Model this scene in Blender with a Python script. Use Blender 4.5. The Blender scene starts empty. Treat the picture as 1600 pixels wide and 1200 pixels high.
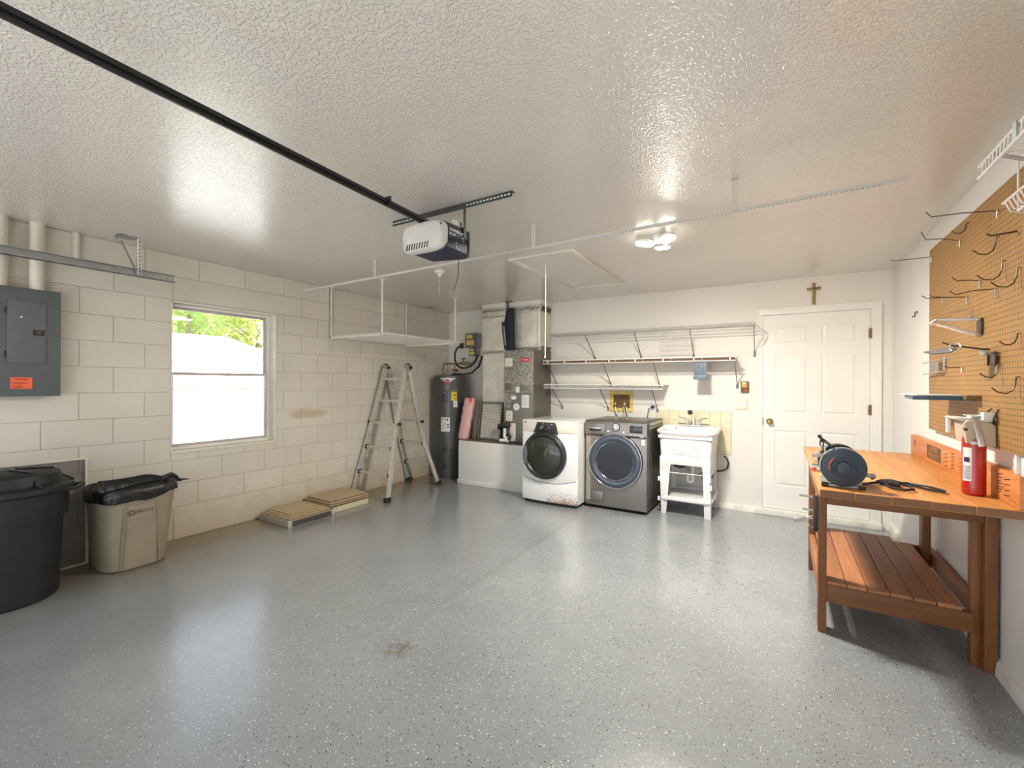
import bpy, bmesh, math, random
from mathutils import Vector, Matrix
R = math.radians
random.seed(7)
sc = bpy.context.scene
col = sc.collection

# ------------------------------------------------------------------ camera
XL, XR, YB, H, YF = -4.424, 0.884, 5.342, 2.44, -2.0
yaw, roll = 0.54894, -0.00544
Rv = Vector((math.cos(yaw), math.sin(yaw), 0)); Uv = Vector((0, 0, 1)); Fv = Vector((-math.sin(yaw), math.cos(yaw), 0))
R2 = Rv*math.cos(roll) - Uv*math.sin(roll); U2 = Rv*math.sin(roll) + Uv*math.cos(roll)
cd = bpy.data.cameras.new('camera'); cam = bpy.data.objects.new('camera', cd); col.objects.link(cam)
m = Matrix((( R2.x, U2.x, -Fv.x, 0), (R2.y, U2.y, -Fv.y, 0), (R2.z, U2.z, -Fv.z, 1.358), (0, 0, 0, 1)))
cam.matrix_world = m
cd.sensor_width = 36; cd.lens = 36*688/1600; cd.shift_y = -(600-598.5)/1600; cd.clip_start = .02; cd.clip_end = 300
sc.camera = cam
# ------------------------------------------------------------------ world, sun, exposure
w = bpy.data.worlds.new('world'); sc.world = w; w.use_nodes = True
wn = w.node_tree; bg = wn.nodes['Background']
sky = wn.nodes.new('ShaderNodeTexSky'); sky.sky_type = 'HOSEK_WILKIE'; sky.turbidity = 3.0
sun_dir = Vector((0.42, -0.45, 0.79)).normalized()
sky.sun_direction = sun_dir; sky.ground_albedo = .5
mixw = wn.nodes.new('ShaderNodeMixRGB'); mixw.inputs[0].default_value = .5
mixw.inputs[2].default_value = (.84, .90, 1.0, 1)
wn.links.new(sky.outputs[0], mixw.inputs[1]); wn.links.new(mixw.outputs[0], bg.inputs[0])
bg.inputs[1].default_value = 3.3
sd = bpy.data.lights.new('sun', 'SUN'); sd.energy = 20.0; sd.angle = R(.6); sd.color = (1, .98, .95)
so = bpy.data.objects.new('sun', sd); col.objects.link(so); so.rotation_euler = sun_dir.to_track_quat('Z', 'Y').to_euler()
def portal(name, loc, rot, sx, sy):
    l = bpy.data.lights.new(name, 'AREA'); l.shape = 'RECTANGLE'; l.size = sx; l.size_y = sy; l.energy = 1
    l.cycles.is_portal = True
    o = bpy.data.objects.new(name, l); col.objects.link(o); o.location = loc; o.rotation_euler = rot
portal('door_portal', (-1.75, YF-.12, 1.06), (R(90), 0, 0), 4.9, 2.15)
portal('window_portal', (-4.70, 2.13, 1.395), (R(90), 0, R(-90)), .95, 1.35)
LAMP_POWER = 78
sc.view_settings.view_transform = 'Standard'; sc.view_settings.look = 'None'
sc.view_settings.exposure = 0.46; sc.view_settings.gamma = 1.0; sc.view_settings.use_curve_mapping = False
cy = sc.cycles
cy.max_bounces = 9; cy.diffuse_bounces = 5; cy.glossy_bounces = 4; cy.transparent_max_bounces = 16; cy.transmission_bounces = 6
cy.caustics_reflective = False; cy.caustics_refractive = False; cy.sample_clamp_indirect = 6
cy.use_denoising = True

# ------------------------------------------------------------------ materials
def newmat(name):
    m = bpy.data.materials.new(name); m.use_nodes = True
    return m, m.node_tree, m.node_tree.nodes['Principled BSDF']
def lk(nt, a, b): nt.links.new(a, b)
def pos(nt):
    return nt.nodes.new('ShaderNodeNewGeometry').outputs['Position']
def noise(nt, vec, scale, detail=3, rough=.55):
    n = nt.nodes.new('ShaderNodeTexNoise'); n.inputs['Scale'].default_value = scale
    n.inputs['Detail'].default_value = detail; n.inputs['Roughness'].default_value = rough
    if vec is not None: lk(nt, vec, n.inputs['Vector'])
    return n.outputs['Fac']
def ramp(nt, fac, *stops):
    r = nt.nodes.new('ShaderNodeValToRGB'); e = r.color_ramp.elements
    while len(e) < len(stops): e.new(.5)
    for q, (p, c) in zip(e, stops):
        q.position = p; q.color = (c, c, c, 1) if isinstance(c, (int, float)) else (*c, 1)
    lk(nt, fac, r.inputs[0]); return r.outputs[0]
def mix(nt, fac, a, b, mode='MIX'):
    n = nt.nodes.new('ShaderNodeMixRGB'); n.blend_type = mode
    for i, v in ((0, fac), (1, a), (2, b)):
        if isinstance(v, (int, float)): n.inputs[i].default_value = v if i == 0 else (v, v, v, 1)
        elif isinstance(v, tuple): n.inputs[i].default_value = (*v, 1)
        else: lk(nt, v, n.inputs[i])
    return n.outputs[0]
def math_(nt, op, a, b=None, c=None):
    n = nt.nodes.new('ShaderNodeMath'); n.operation = op
    for i, v in enumerate((a, b, c)):
        if v is None: continue
        if isinstance(v, (int, float)): n.inputs[i].default_value = v
        else: lk(nt, v, n.inputs[i])
    return n.outputs[0]
def bump(nt, b, h, strength=.3, dist=.003):
    n = nt.nodes.new('ShaderNodeBump'); n.inputs['Strength'].default_value = strength; n.inputs['Distance'].default_value = dist
    lk(nt, h, n.inputs['Height']); lk(nt, n.outputs[0], b.inputs['Normal'])
def scl(nt, vec, s):
    n = nt.nodes.new('ShaderNodeVectorMath'); n.operation = 'MULTIPLY'; lk(nt, vec, n.inputs[0]); n.inputs[1].default_value = s
    return n.outputs[0]
def simple(name, c, rough=.5, metal=0, var=.08, vs=18, bmp=0, coat=0, bs=None):
    m, nt, b = newmat(name); p = pos(nt)
    f = noise(nt, p, vs, 4)
    lo = tuple(x*(1-var) for x in c); hi = tuple(min(1, x*(1+var)) for x in c)
    lk(nt, ramp(nt, f, (.3, lo), (.7, hi)), b.inputs['Base Color'])
    b.inputs['Roughness'].default_value = rough; b.inputs['Metallic'].default_value = metal
    if coat: b.inputs['Coat Weight'].default_value = coat
    if bmp: bump(nt, b, noise(nt, p, bs or vs*8, 3), bmp, .002)
    return m
M = {}
# ceiling: knock-down texture in satin paint
m_, nt, b = newmat('ceiling_paint'); p = pos(nt)
n1 = noise(nt, p, 75, 2, .5); n2 = noise(nt, p, 28, 4, .6)
hgt = math_(nt, 'ADD', ramp(nt, n1, (.47, 0), (.56, 1)), math_(nt, 'MULTIPLY', n2, .6))
lk(nt, ramp(nt, noise(nt, p, .8, 3), (.3, (.74, .705, .65)), (.7, (.79, .755, .70))), b.inputs['Base Color'])
b.inputs['Roughness'].default_value = .24; b.inputs['Specular IOR Level'].default_value = .9; b.inputs['Coat Weight'].default_value = .8; b.inputs['Coat Roughness'].default_value = .27
bump(nt, b, hgt, .8, .004); M['ceil'] = m_
# floor: grey epoxy with black and white flecks
m_, nt, b = newmat('epoxy_floor'); p = pos(nt)
def flecks(scale, thr, lo, hi):
    v = nt.nodes.new('ShaderNodeTexVoronoi'); v.inputs['Scale'].default_value = scale; lk(nt, p, v.inputs['Vector'])
    s = nt.nodes.new('ShaderNodeSeparateColor'); lk(nt, v.outputs['Color'], s.inputs[0])
    near = math_(nt, 'LESS_THAN', v.outputs['Distance'], thr)
    a = math_(nt, 'MULTIPLY', near, math_(nt, 'GREATER_THAN', s.outputs[0], lo))
    d = math_(nt, 'MULTIPLY', near, math_(nt, 'LESS_THAN', s.outputs[0], hi))
    return a, d
wf, bf = flecks(85, .24, .88, .17)
wf2, bf2 = flecks(150, .27, .91, .13)
base = ramp(nt, noise(nt, p, 1.3, 5, .6), (.3, (.228, .247, .262)), (.7, (.292, .311, .325)))
base = mix(nt, math_(nt, 'MULTIPLY', ramp(nt, noise(nt, p, 6, 5, .7), (.50, 0), (.80, 1)), .20), base, (.23, .225, .21))
sx = nt.nodes.new('ShaderNodeSeparateXYZ'); lk(nt, p, sx.inputs[0])
left = ramp(nt, math_(nt, 'ADD', math_(nt, 'MULTIPLY', math_(nt, 'ADD', sx.outputs[0], 1.76), 8), .5), (.35, 1), (.65, 0))
far = ramp(nt, math_(nt, 'MULTIPLY', sx.outputs[1], .25), (.38, 0), (.72, 1))
left = math_(nt, 'MULTIPLY', left, far)
base = mix(nt, math_(nt, 'MULTIPLY', left, .12), base, (.17, .18, .19))
joint = math_(nt, 'ABSOLUTE', math_(nt, 'ADD', sx.outputs[0], math_(nt, 'ADD', 1.755, math_(nt, 'MULTIPLY', noise(nt, p, 3, 2), .02))))
base = mix(nt, math_(nt, 'MULTIPLY', ramp(nt, joint, (.016, 1), (.03, 0)), math_(nt, 'MULTIPLY', far, .22)), base, (.15, .15, .15))
dirt = ramp(nt, math_(nt, 'ADD', math_(nt, 'MULTIPLY', math_(nt, 'ADD', sx.outputs[0], 4.424), .75), math_(nt, 'MULTIPLY', noise(nt, p, 2.2, 5), .6)), (.45, 1), (.98, 0))
base = mix(nt, math_(nt, 'MULTIPLY', dirt, .85), base, (.185, .14, .075))
# flecks fade out towards the left wall where dirt and wear cover them
cov = ramp(nt, math_(nt, 'ADD', math_(nt, 'MULTIPLY', math_(nt, 'ADD', sx.outputs[0], 4.424), .22), math_(nt, 'MULTIPLY', noise(nt, p, 1.1, 3), .5)), (.45, .15), (.85, 1))
c = mix(nt, math_(nt, 'MULTIPLY', cov, wf), base, (.75, .75, .73)); c = mix(nt, math_(nt, 'MULTIPLY', cov, bf), c, (.035, .033, .03))
c = mix(nt, math_(nt, 'MULTIPLY', cov, wf2), c, (.7, .7, .68)); c = mix(nt, math_(nt, 'MULTIPLY', cov, bf2), c, (.06, .05, .045))
chip = math_(nt, 'MULTIPLY', ramp(nt, noise(nt, p, 4.3, 5, .7), (.715, 0), (.73, 1)), cov)
c = mix(nt, math_(nt, 'MULTIPLY', chip, .8), c, (.50, .49, .46))
def zone(cx_, cy_, rx, ry):
    ex = math_(nt, 'DIVIDE', math_(nt, 'SUBTRACT', sx.outputs[0], cx_), rx); ey = math_(nt, 'DIVIDE', math_(nt, 'SUBTRACT', sx.outputs[1], cy_), ry)
    return ramp(nt, math_(nt, 'ADD', math_(nt, 'MULTIPLY', ex, ex), math_(nt, 'MULTIPLY', ey, ey)), (.2, 1), (1.0, 0))
rustz = math_(nt, 'MULTIPLY', zone(-.45, 3.7, .55, 1.2), ramp(nt, noise(nt, scl(nt, p, (1, .6, 1)), 26, 4, .7), (.60, 0), (.66, 1)))
c = mix(nt, math_(nt, 'MULTIPLY', rustz, .75), c, (.12, .085, .055))
c = mix(nt, math_(nt, 'MULTIPLY', math_(nt, 'MULTIPLY', zone(-1.66, 1.62, .10, .10), ramp(nt, noise(nt, p, 18, 5, .7), (.42, 0), (.6, 1))), .8), c, (.15, .12, .08))
lk(nt, c, b.inputs['Base Color'])
lk(nt, ramp(nt, noise(nt, p, 2.6, 4), (.3, .22), (.7, .22)), b.inputs['Roughness']); b.inputs['Coat Weight'].default_value = .5; b.inputs['Coat Roughness'].default_value = .22
bump(nt, b, math_(nt, 'ADD', noise(nt, p, 9, 4), math_(nt, 'MULTIPLY', noise(nt, p, 60, 3), .35)), .30, .006); M['floor'] = m_
# painted block with rust stain and grime at the foot
def blockmat(name, c, c2):
    m_, nt, b = newmat(name); p = pos(nt)
    oi = nt.nodes.new('ShaderNodeObjectInfo')
    base = ramp(nt, noise(nt, p, 2.2, 5, .65), (.3, c2), (.7, c))
    base = mix(nt, math_(nt, 'MULTIPLY', oi.outputs['Random'], .10), base, (.50, .46, .38))
    s = nt.nodes.new('ShaderNodeSeparateXYZ'); lk(nt, p, s.inputs[0])
    foot = ramp(nt, math_(nt, 'ADD', s.outputs[2], math_(nt, 'MULTIPLY', noise(nt, p, 7, 5, .7), .5)), (.28, 1), (.62, 0))
    base = mix(nt, math_(nt, 'MULTIPLY', foot, .55), base, (.42, .31, .17))
    ex = math_(nt, 'DIVIDE', math_(nt, 'SUBTRACT', s.outputs[1], 2.97), .30); ez = math_(nt, 'DIVIDE', math_(nt, 'SUBTRACT', s.outputs[2], 1.01), .075)
    r2 = math_(nt, 'ADD', math_(nt, 'POWER', math_(nt, 'ABSOLUTE', ex), 3), math_(nt, 'POWER', math_(nt, 'ABSOLUTE', ez), 2))
    r2 = math_(nt, 'ADD', r2, math_(nt, 'MULTIPLY', noise(nt, p, 10, 4), .7))
    base = mix(nt, math_(nt, 'MULTIPLY', ramp(nt, r2, (.45, 1), (1.3, 0)), .55), base, (.47, .29, .12))
    lk(nt, base, b.inputs['Base Color']); b.inputs['Roughness'].default_value = .5
    bump(nt, b, math_(nt, 'ADD', noise(nt, p, 55, 4, .7), noise(nt, p, 200, 2)), .35, .002)
    return m_
M['block'] = blockmat('painted_block', (.74, .695, .61), (.67, .62, .53))
M['mortar'] = blockmat('painted_mortar', (.54, .495, .41), (.48, .43, .35))
M['wallback'] = simple('drywall_paint', (.80, .775, .715), .45, var=.02, vs=2, bmp=.08, bs=120)
M['wallright'] = simple('right_wall_paint', (.80, .79, .76), .45, var=.02, vs=3, bmp=.12, bs=160)
m_, nt, b = newmat('curb_paint'); p = pos(nt)
lk(nt, ramp(nt, noise(nt, p, 9, 5, .7), (.30, (.60, .55, .46)), (.48, (.78, .76, .70))), b.inputs['Base Color']); b.inputs['Roughness'].default_value = .5
bump(nt, b, noise(nt, p, 30, 4), .5, .006); M['curb'] = m_
M['trim'] = simple('trim_paint', (.86, .84, .79), .35, var=.02, vs=4)
M['cream'] = simple('cream_reveal', (.80, .76, .63), .45, var=.04, vs=6)
M['alu'] = simple('window_frame_aluminium', (.55, .50, .50), .4, .3, .08)
M['white_plastic'] = simple('white_plastic', (.77, .77, .755), .32, var=.03, vs=5)
M['white_enamel'] = simple('white_enamel', (.82, .82, .80), .18, var=.02, vs=3, coat=.4)
M['bisque'] = simple('bisque_enamel', (.76, .71, .60), .25, var=.02)
M['black_plastic'] = simple('black_plastic', (.02, .02, .022), .38, var=.25, vs=30)
M['black_gloss'] = simple('black_gloss', (.012, .012, .014), .12, var=.2)
M['dark_rubber'] = simple('dark_rubber', (.025, .023, .022), .6, var=.2)
M['ring_blue'] = simple('smoky_blue_glass_ring', (.045, .06, .085), .10, var=.1, coat=.5)
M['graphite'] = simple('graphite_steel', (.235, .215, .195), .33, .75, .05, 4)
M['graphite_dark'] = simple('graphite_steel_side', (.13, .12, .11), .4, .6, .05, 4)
M['chrome'] = simple('chrome', (.80, .80, .80), .12, 1, .03)
M['emboss'] = simple('bin_emboss', (.13, .10, .065), .6)
M['silver'] = simple('silver_print', (.62, .62, .60), .35, .2, .05)
M['tan_reflection'] = simple('grey_tan_reflection', (.34, .30, .25), .4, .3)  # colour of the reflection painted on the washer front
M['wire_shaded'] = simple('shaded_white_wire', (.46, .45, .42), .45, var=.05)  # white wire greyed: its backlit shade is put into the colour
M['rail_paint'] = simple('ceiling_painted_rail', (.60, .575, .53), .45, var=.05)
M['hatch'] = simple('hatch_paint', (.74, .71, .655), .4, var=.02, vs=3)
M['steel'] = simple('dull_steel', (.55, .54, .52), .35, .9, .1)
M['galv'] = simple('galvanised_steel', (.38, .39, .39), .45, .7, .15, 30)
M['dark_metal'] = simple('dark_painted_angle', (.05, .055, .048), .5, .3, .3, 20)
M['rail_black'] = simple('black_rail', (.016, .016, .016), .35, .2, .2, 30)
M['wire_white'] = simple('white_coated_wire', (.80, .79, .75), .4, var=.04)
M['brace_shaded'] = simple('shaded_shelf_brace', (.20, .19, .175), .45, .3, .15)  # pale braces drawn dark, their shade is in the colour
M['white_metal'] = simple('white_painted_steel', (.82, .81, .77), .4, var=.05)
M['slate'] = simple('slate_panel_paint', (.105, .115, .125), .5, var=.06)
M['slate2'] = simple('slate_panel_door', (.12, .13, .14), .45, var=.05)
M['orange'] = simple('orange_label', (.95, .16, .06), .5, var=.05)
M['ink'] = simple('black_ink', (.03, .03, .03), .6)
M['paper'] = simple('white_paper', (.80, .80, .78), .6, var=.05, vs=40)
M['yellow'] = simple('yellow_label', (.90, .62, .03), .5, var=.05)
M['yellow_plastic'] = simple('yellowed_plastic', (.75, .55, .16), .45, var=.1)
M['brown_dark'] = simple('dark_brown_recess', (.16, .085, .03), .6, var=.2)
M['heater'] = simple('charcoal_heater_jacket', (.085, .085, .082), .32, .1, .06, 3)
M['heater_d'] = simple('charcoal_heater_base', (.06, .06, .058), .35, .1, .06, 3)
M['copper'] = simple('copper_pipe', (.28, .13, .07), .35, .8, .3, 30)
M['red'] = simple('red_enamel', (.44, .022, .016), .28, var=.1, vs=12, coat=.3)
M['red_badge'] = simple('red_badge', (.55, .03, .03), .4)
M['navy'] = simple('navy_plastic', (.018, .020, .052), .6, var=.15)
M['navy_cloth'] = simple('navy_cloth', (.016, .019, .04), .8, var=.3, vs=30, bmp=.4)
M['lens'] = simple('frosted_grey_cover', (.60, .585, .55), .35, var=.08, vs=14)
M['beige_bin'] = simple('beige_bin_plastic', (.31, .26, .185), .5, var=.08, vs=9, bmp=.3, bs=350)
M['black_bin'] = simple('black_bin_plastic', (.011, .012, .015), .5, var=.25, vs=12, bmp=.25, bs=260)
m_, nt, b = newmat('black_bag_film'); p = pos(nt)
b.inputs['Base Color'].default_value = (.008, .008, .009, 1); b.inputs['Roughness'].default_value = .16
bump(nt, b, noise(nt, scl(nt, p, (1, 1, .6)), 26, 4, .6), 1.0, .014); M['bag'] = m_
def foil(name, c, rough):
    m_, nt, b = newmat(name); p = pos(nt)
    lk(nt, ramp(nt, noise(nt, p, 7, 4), (.35, tuple(x*.8 for x in c)), (.7, c)), b.inputs['Base Color'])
    b.inputs['Metallic'].default_value = .4; b.inputs['Roughness'].default_value = rough
    v = nt.nodes.new('ShaderNodeTexVoronoi'); v.inputs['Scale'].default_value = 24; v.feature = 'DISTANCE_TO_EDGE'; lk(nt, p, v.inputs['Vector'])
    bump(nt, b, math_(nt, 'ADD', math_(nt, 'MULTIPLY', v.outputs[0], .4), noise(nt, p, 30, 5, .7)), .9, .010); return m_
M['foil'] = foil('foil_duct_wrap', (.90, .86, .74), .36)
M['foil_tape'] = foil('crumpled_foil_tape', (.70, .67, .60), .28)
m_, nt, b = newmat('mottled_cabinet_sheet'); p = pos(nt)
cc = ramp(nt, noise(nt, p, 34, 6, .8), (.36, (.09, .075, .05)), (.48, (.30, .29, .26)), (.66, (.48, .46, .40)))
lk(nt, cc, b.inputs['Base Color']); b.inputs['Roughness'].default_value = .45; b.inputs['Metallic'].default_value = .35; M['mottled'] = m_
M['cabinet_grey'] = simple('air_handler_grey', (.22, .21, .18), .42, .35, .12, 14)
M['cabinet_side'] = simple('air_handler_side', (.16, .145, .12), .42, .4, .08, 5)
M['pink'] = simple('pink_insulation', (.78, .46, .43), .75, var=.14, vs=30, bmp=.8, bs=26)
M['pink_cap'] = simple('red_bag_label', (.75, .14, .08), .6, var=.2)
M['louvre'] = simple('cream_grille', (.66, .63, .55), .45, var=.05)
M['pewter'] = simple('pewter_frame', (.22, .20, .17), .4, .5, .15, 20)
m_, nt, b = newmat('scuffed_aluminium'); p = pos(nt)
sp = ramp(nt, noise(nt, p, 75, 4, .8), (.36, (.10, .085, .06)), (.45, (.64, .60, .53)), (.7, (.78, .75, .68)))
lk(nt, sp, b.inputs['Base Color']); b.inputs['Metallic'].default_value = .45; b.inputs['Roughness'].default_value = .38; M['ladder'] = m_
def wood(name, c1, c2, axis, rough=.45, dark=(.22, .08, .02), end=False):
    m_, nt, b = newmat(name); p = pos(nt); oi = nt.nodes.new('ShaderNodeObjectInfo')
    s = {'x': (1.1, 14, 14), 'y': (14, 1.1, 14), 'z': (14, 14, 1.1)}[axis]
    vv = scl(nt, p, s); a = nt.nodes.new('ShaderNodeVectorMath'); a.operation = 'ADD'; lk(nt, vv, a.inputs[0])
    cmb = nt.nodes.new('ShaderNodeCombineXYZ'); mm = math_(nt, 'MULTIPLY', oi.outputs['Random'], 40)
    for i in range(3): lk(nt, mm, cmb.inputs[i])
    lk(nt, cmb.outputs[0], a.inputs[1]); v = a.outputs[0]
    g = noise(nt, v, 2.0, 5, .6); f = noise(nt, v, 9, 3, .6)
    cc = ramp(nt, g, (.3, c2), (.62, c1))
    cc = mix(nt, math_(nt, 'MULTIPLY', ramp(nt, f, (.56, 0), (.68, 1)), .35), cc, dark)
    cc = mix(nt, 1.0, cc, ramp(nt, oi.outputs['Random'], (0, .78), (1, 1.08)), 'MULTIPLY')
    kn = nt.nodes.new('ShaderNodeTexVoronoi'); kn.inputs['Scale'].default_value = 1; lk(nt, scl(nt, p, {'x': (2.2, 7, 7), 'y': (7, 2.2, 7), 'z': (7, 7, 2.2)}[axis]), kn.inputs['Vector'])
    cc = mix(nt, ramp(nt, kn.outputs['Distance'], (.05, .8), (.10, 0)), cc, (.13, .045, .012))
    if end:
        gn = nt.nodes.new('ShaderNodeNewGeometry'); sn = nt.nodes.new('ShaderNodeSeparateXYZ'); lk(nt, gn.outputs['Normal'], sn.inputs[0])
        cc = mix(nt, math_(nt, 'GREATER_THAN', math_(nt, 'ABSOLUTE', sn.outputs[1]), .8), cc, mix(nt, .88, cc, (.13, .052, .018)))  # darker plank ends: end grain plus shade put into the colour
    lk(nt, cc, b.inputs['Base Color']); b.inputs['Roughness'].default_value = rough
    bump(nt, b, f, .15, .002); return m_
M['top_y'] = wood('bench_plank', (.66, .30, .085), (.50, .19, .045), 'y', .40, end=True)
M['board_y'] = wood('back_board', (.60, .235, .07), (.46, .155, .04), 'y', .5)
M['frame_z'] = wood('bench_leg_wood', (.24, .088, .022), (.16, .053, .013), 'z', .5)
M['frame_x'] = wood('bench_rail_wood', (.24, .092, .024), (.165, .056, .013), 'x', .5)
M['shelf_y'] = wood('bench_shelf_plank', (.44, .185, .075), (.32, .12, .048), 'y', .5)
M['brown_board'] = wood('dark_shelf_board', (.16, .10, .05), (.11, .065, .03), 'x', .6)
M['tile_board'] = wood('raw_floor_panel', (.52, .41, .25), (.40, .30, .17), 'y', .6, (.30, .2, .1))
M['tile_dark'] = simple('dark_panel_edge', (.11, .065, .035), .6, var=.3, vs=40)
M['box_grey'] = simple('grey_carton', (.36, .31, .25), .7, var=.25, vs=40)
M['box_print'] = simple('printed_carton', (.07, .065, .06), .55, var=.5, vs=50)
M['box_cream'] = simple('patterned_carton', (.62, .58, .42), .65, var=.25, vs=60)
M['tile_cream'] = simple('cream_wall_tile', (.74, .68, .47), .22, var=.04, vs=9)
M['grout'] = simple('tile_grout', (.50, .44, .30), .7)
M['brass'] = simple('aged_brass', (.36, .24, .09), .3, .9, .25, 40)
M['bronze'] = simple('worn_bronze_hinge', (.25, .18, .10), .4, .8, .25, 60)
M['crossw'] = simple('gilded_brown_wood', (.30, .17, .06), .5, var=.3, vs=60)
M['bluegrey'] = simple('blue_grey_plastic', (.15, .20, .26), .45, var=.1)
M['grinder'] = simple('blue_black_enamel', (.022, .034, .058), .38, var=.15, vs=20)
M['beige_case'] = simple('beige_plastic_case', (.50, .44, .34), .45, var=.06)
M['blue_board'] = simple('teal_blue_board', (.03, .08, .13), .4, var=.3, vs=20)
M['hookm'] = simple('dark_hook_wire', (.09, .065, .045), .35, .7, .2, 60)
M['fence'] = simple('white_vinyl', (.86, .86, .85), .4, var=.02)
M['roof'] = simple('pale_roof', (.80, .80, .80), .7, var=.08, vs=9)
M['bark'] = simple('bark', (.30, .25, .18), .9, var=.3)
M['lawn'] = simple('dry_lawn', (.27, .27, .20), .9, var=.3, vs=3)
M['drive'] = simple('concrete_driveway', (.42, .41, .39), .8, var=.1, vs=3)
M['stucco'] = simple('stucco', (.70, .68, .64), .8, var=.05)
M['cable'] = simple('pale_cord', (.80, .78, .72), .5)
def leafmat(name, c):
    m_, nt, b = newmat(name); p = pos(nt)
    lk(nt, ramp(nt, noise(nt, p, 1.6, 3), (.3, tuple(x*.55 for x in c)), (.7, c)), b.inputs['Base Color'])
    b.inputs['Roughness'].default_value = .6
    t = nt.nodes.new('ShaderNodeBsdfTranslucent'); t.inputs[0].default_value = (*c, 1)
    mx = nt.nodes.new('ShaderNodeMixShader'); mx.inputs[0].default_value = .45
    out = nt.nodes['Material Output']
    lk(nt, b.outputs[0], mx.inputs[1]); lk(nt, t.outputs[0], mx.inputs[2]); lk(nt, mx.outputs[0], out.inputs[0]); return m_
M['leaf'] = leafmat('leaf_green', (.66, .80, .34)); M['leaf2'] = leafmat('leaf_yellow_green', (.84, .88, .42))
# window glass
m_, nt, b = newmat('window_glass')
tr = nt.nodes.new('ShaderNodeBsdfTransparent'); tr.inputs[0].default_value = (.97, .98, .98, 1)
gl = nt.nodes.new('ShaderNodeBsdfGlossy'); gl.inputs['Roughness'].default_value = .02
fr = nt.nodes.new('ShaderNodeFresnel'); fr.inputs[0].default_value = 1.45; mx = nt.nodes.new('ShaderNodeMixShader')
lk(nt, fr.outputs[0], mx.inputs[0]); lk(nt, tr.outputs[0], mx.inputs[1]); lk(nt, gl.outputs[0], mx.inputs[2]); lk(nt, mx.outputs[0], nt.nodes['Material Output'].inputs[0]); M['glass'] = m_
# insect mesh
m_, nt, b = newmat('insect_mesh'); b.inputs['Base Color'].default_value = (.07, .07, .06, 1); b.inputs['Roughness'].default_value = .7
tr = nt.nodes.new('ShaderNodeBsdfTransparent'); mx = nt.nodes.new('ShaderNodeMixShader'); mx.inputs[0].default_value = .42
lk(nt, tr.outputs[0], mx.inputs[1]); lk(nt, b.outputs[0], mx.inputs[2]); lk(nt, mx.outputs[0], nt.nodes['Material Output'].inputs[0]); M['mesh'] = m_
# smoky door glass (dark, glossy)
m_, nt, b = newmat('smoky_door_glass'); b.inputs['Base Color'].default_value = (.035, .037, .026, 1); b.inputs['Roughness'].default_value = .06; M['doorglass'] = m_
m_, nt, b = newmat('deep_blue_bowl_glass'); b.inputs['Base Color'].default_value = (.010, .013, .026, 1); b.inputs['Roughness'].default_value = .07; b.inputs['Specular IOR Level'].default_value = .14; M['bowl'] = m_
# lamp
m_, nt, b = newmat('lit_led_lens'); b.inputs['Base Color'].default_value = (1, 1, 1, 1); b.inputs['Emission Color'].default_value = (1, .95, .82, 1); b.inputs['Emission Strength'].default_value = 22; M['led'] = m_
# white enamel with rust along the foot (dryer)
m_, nt, b = newmat('rusty_white_enamel'); p = pos(nt); s = nt.nodes.new('ShaderNodeSeparateXYZ'); lk(nt, p, s.inputs[0])
hgtm = ramp(nt, s.outputs[2], (.05, 1), (.26, 0)); xm = ramp(nt, math_(nt, 'DIVIDE', math_(nt, 'ADD', s.outputs[0], 2.5), .6), (.1, 0), (.55, 1))
n = noise(nt, p, 95, 3, .7); k = math_(nt, 'ADD', n, math_(nt, 'MULTIPLY', math_(nt, 'MULTIPLY', hgtm, xm), .20))
cc = mix(nt, ramp(nt, k, (.70, 0), (.735, 1)), (.82, .82, .80), (.19, .08, .03))
e = math_(nt, 'MULTIPLY', ramp(nt, s.outputs[2], (.05, 1), (.085, 0)), ramp(nt, math_(nt, 'DIVIDE', math_(nt, 'ADD', s.outputs[0], 2.5), .6), (.5, 0), (.85, 1)))
cc = mix(nt, math_(nt, 'MULTIPLY', e, ramp(nt, noise(nt, p, 40, 4), (.35, 0), (.6, 1))), cc, (.42, .17, .04))
lk(nt, cc, b.inputs['Base Color']); b.inputs['Roughness'].default_value = .2; M['rusty'] = m_
# pegboard: perforations one inch apart as fine print on the sheet
m_, nt, b = newmat('perforated_hardboard'); p = pos(nt); s = nt.nodes.new('ShaderNodeSeparateXYZ'); lk(nt, p, s.inputs[0])
fy = math_(nt, 'SUBTRACT', math_(nt, 'FRACT', math_(nt, 'DIVIDE', s.outputs[1], .0254)), .5)
fz = math_(nt, 'SUBTRACT', math_(nt, 'FRACT', math_(nt, 'DIVIDE', s.outputs[2], .0254)), .5)
d = math_(nt, 'SQRT', math_(nt, 'ADD', math_(nt, 'MULTIPLY', fy, fy), math_(nt, 'MULTIPLY', fz, fz)))
hole = ramp(nt, d, (.145, 1), (.175, 0))
cc = mix(nt, hole, ramp(nt, noise(nt, p, 5, 6, .7), (.3, (.30, .155, .042)), (.7, (.37, .20, .062))), (.05, .025, .01))
lk(nt, cc, b.inputs['Base Color']); b.inputs['Roughness'].default_value = .5
bump(nt, b, math_(nt, 'SUBTRACT', 1, hole), .6, .003); M['peg'] = m_

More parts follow.
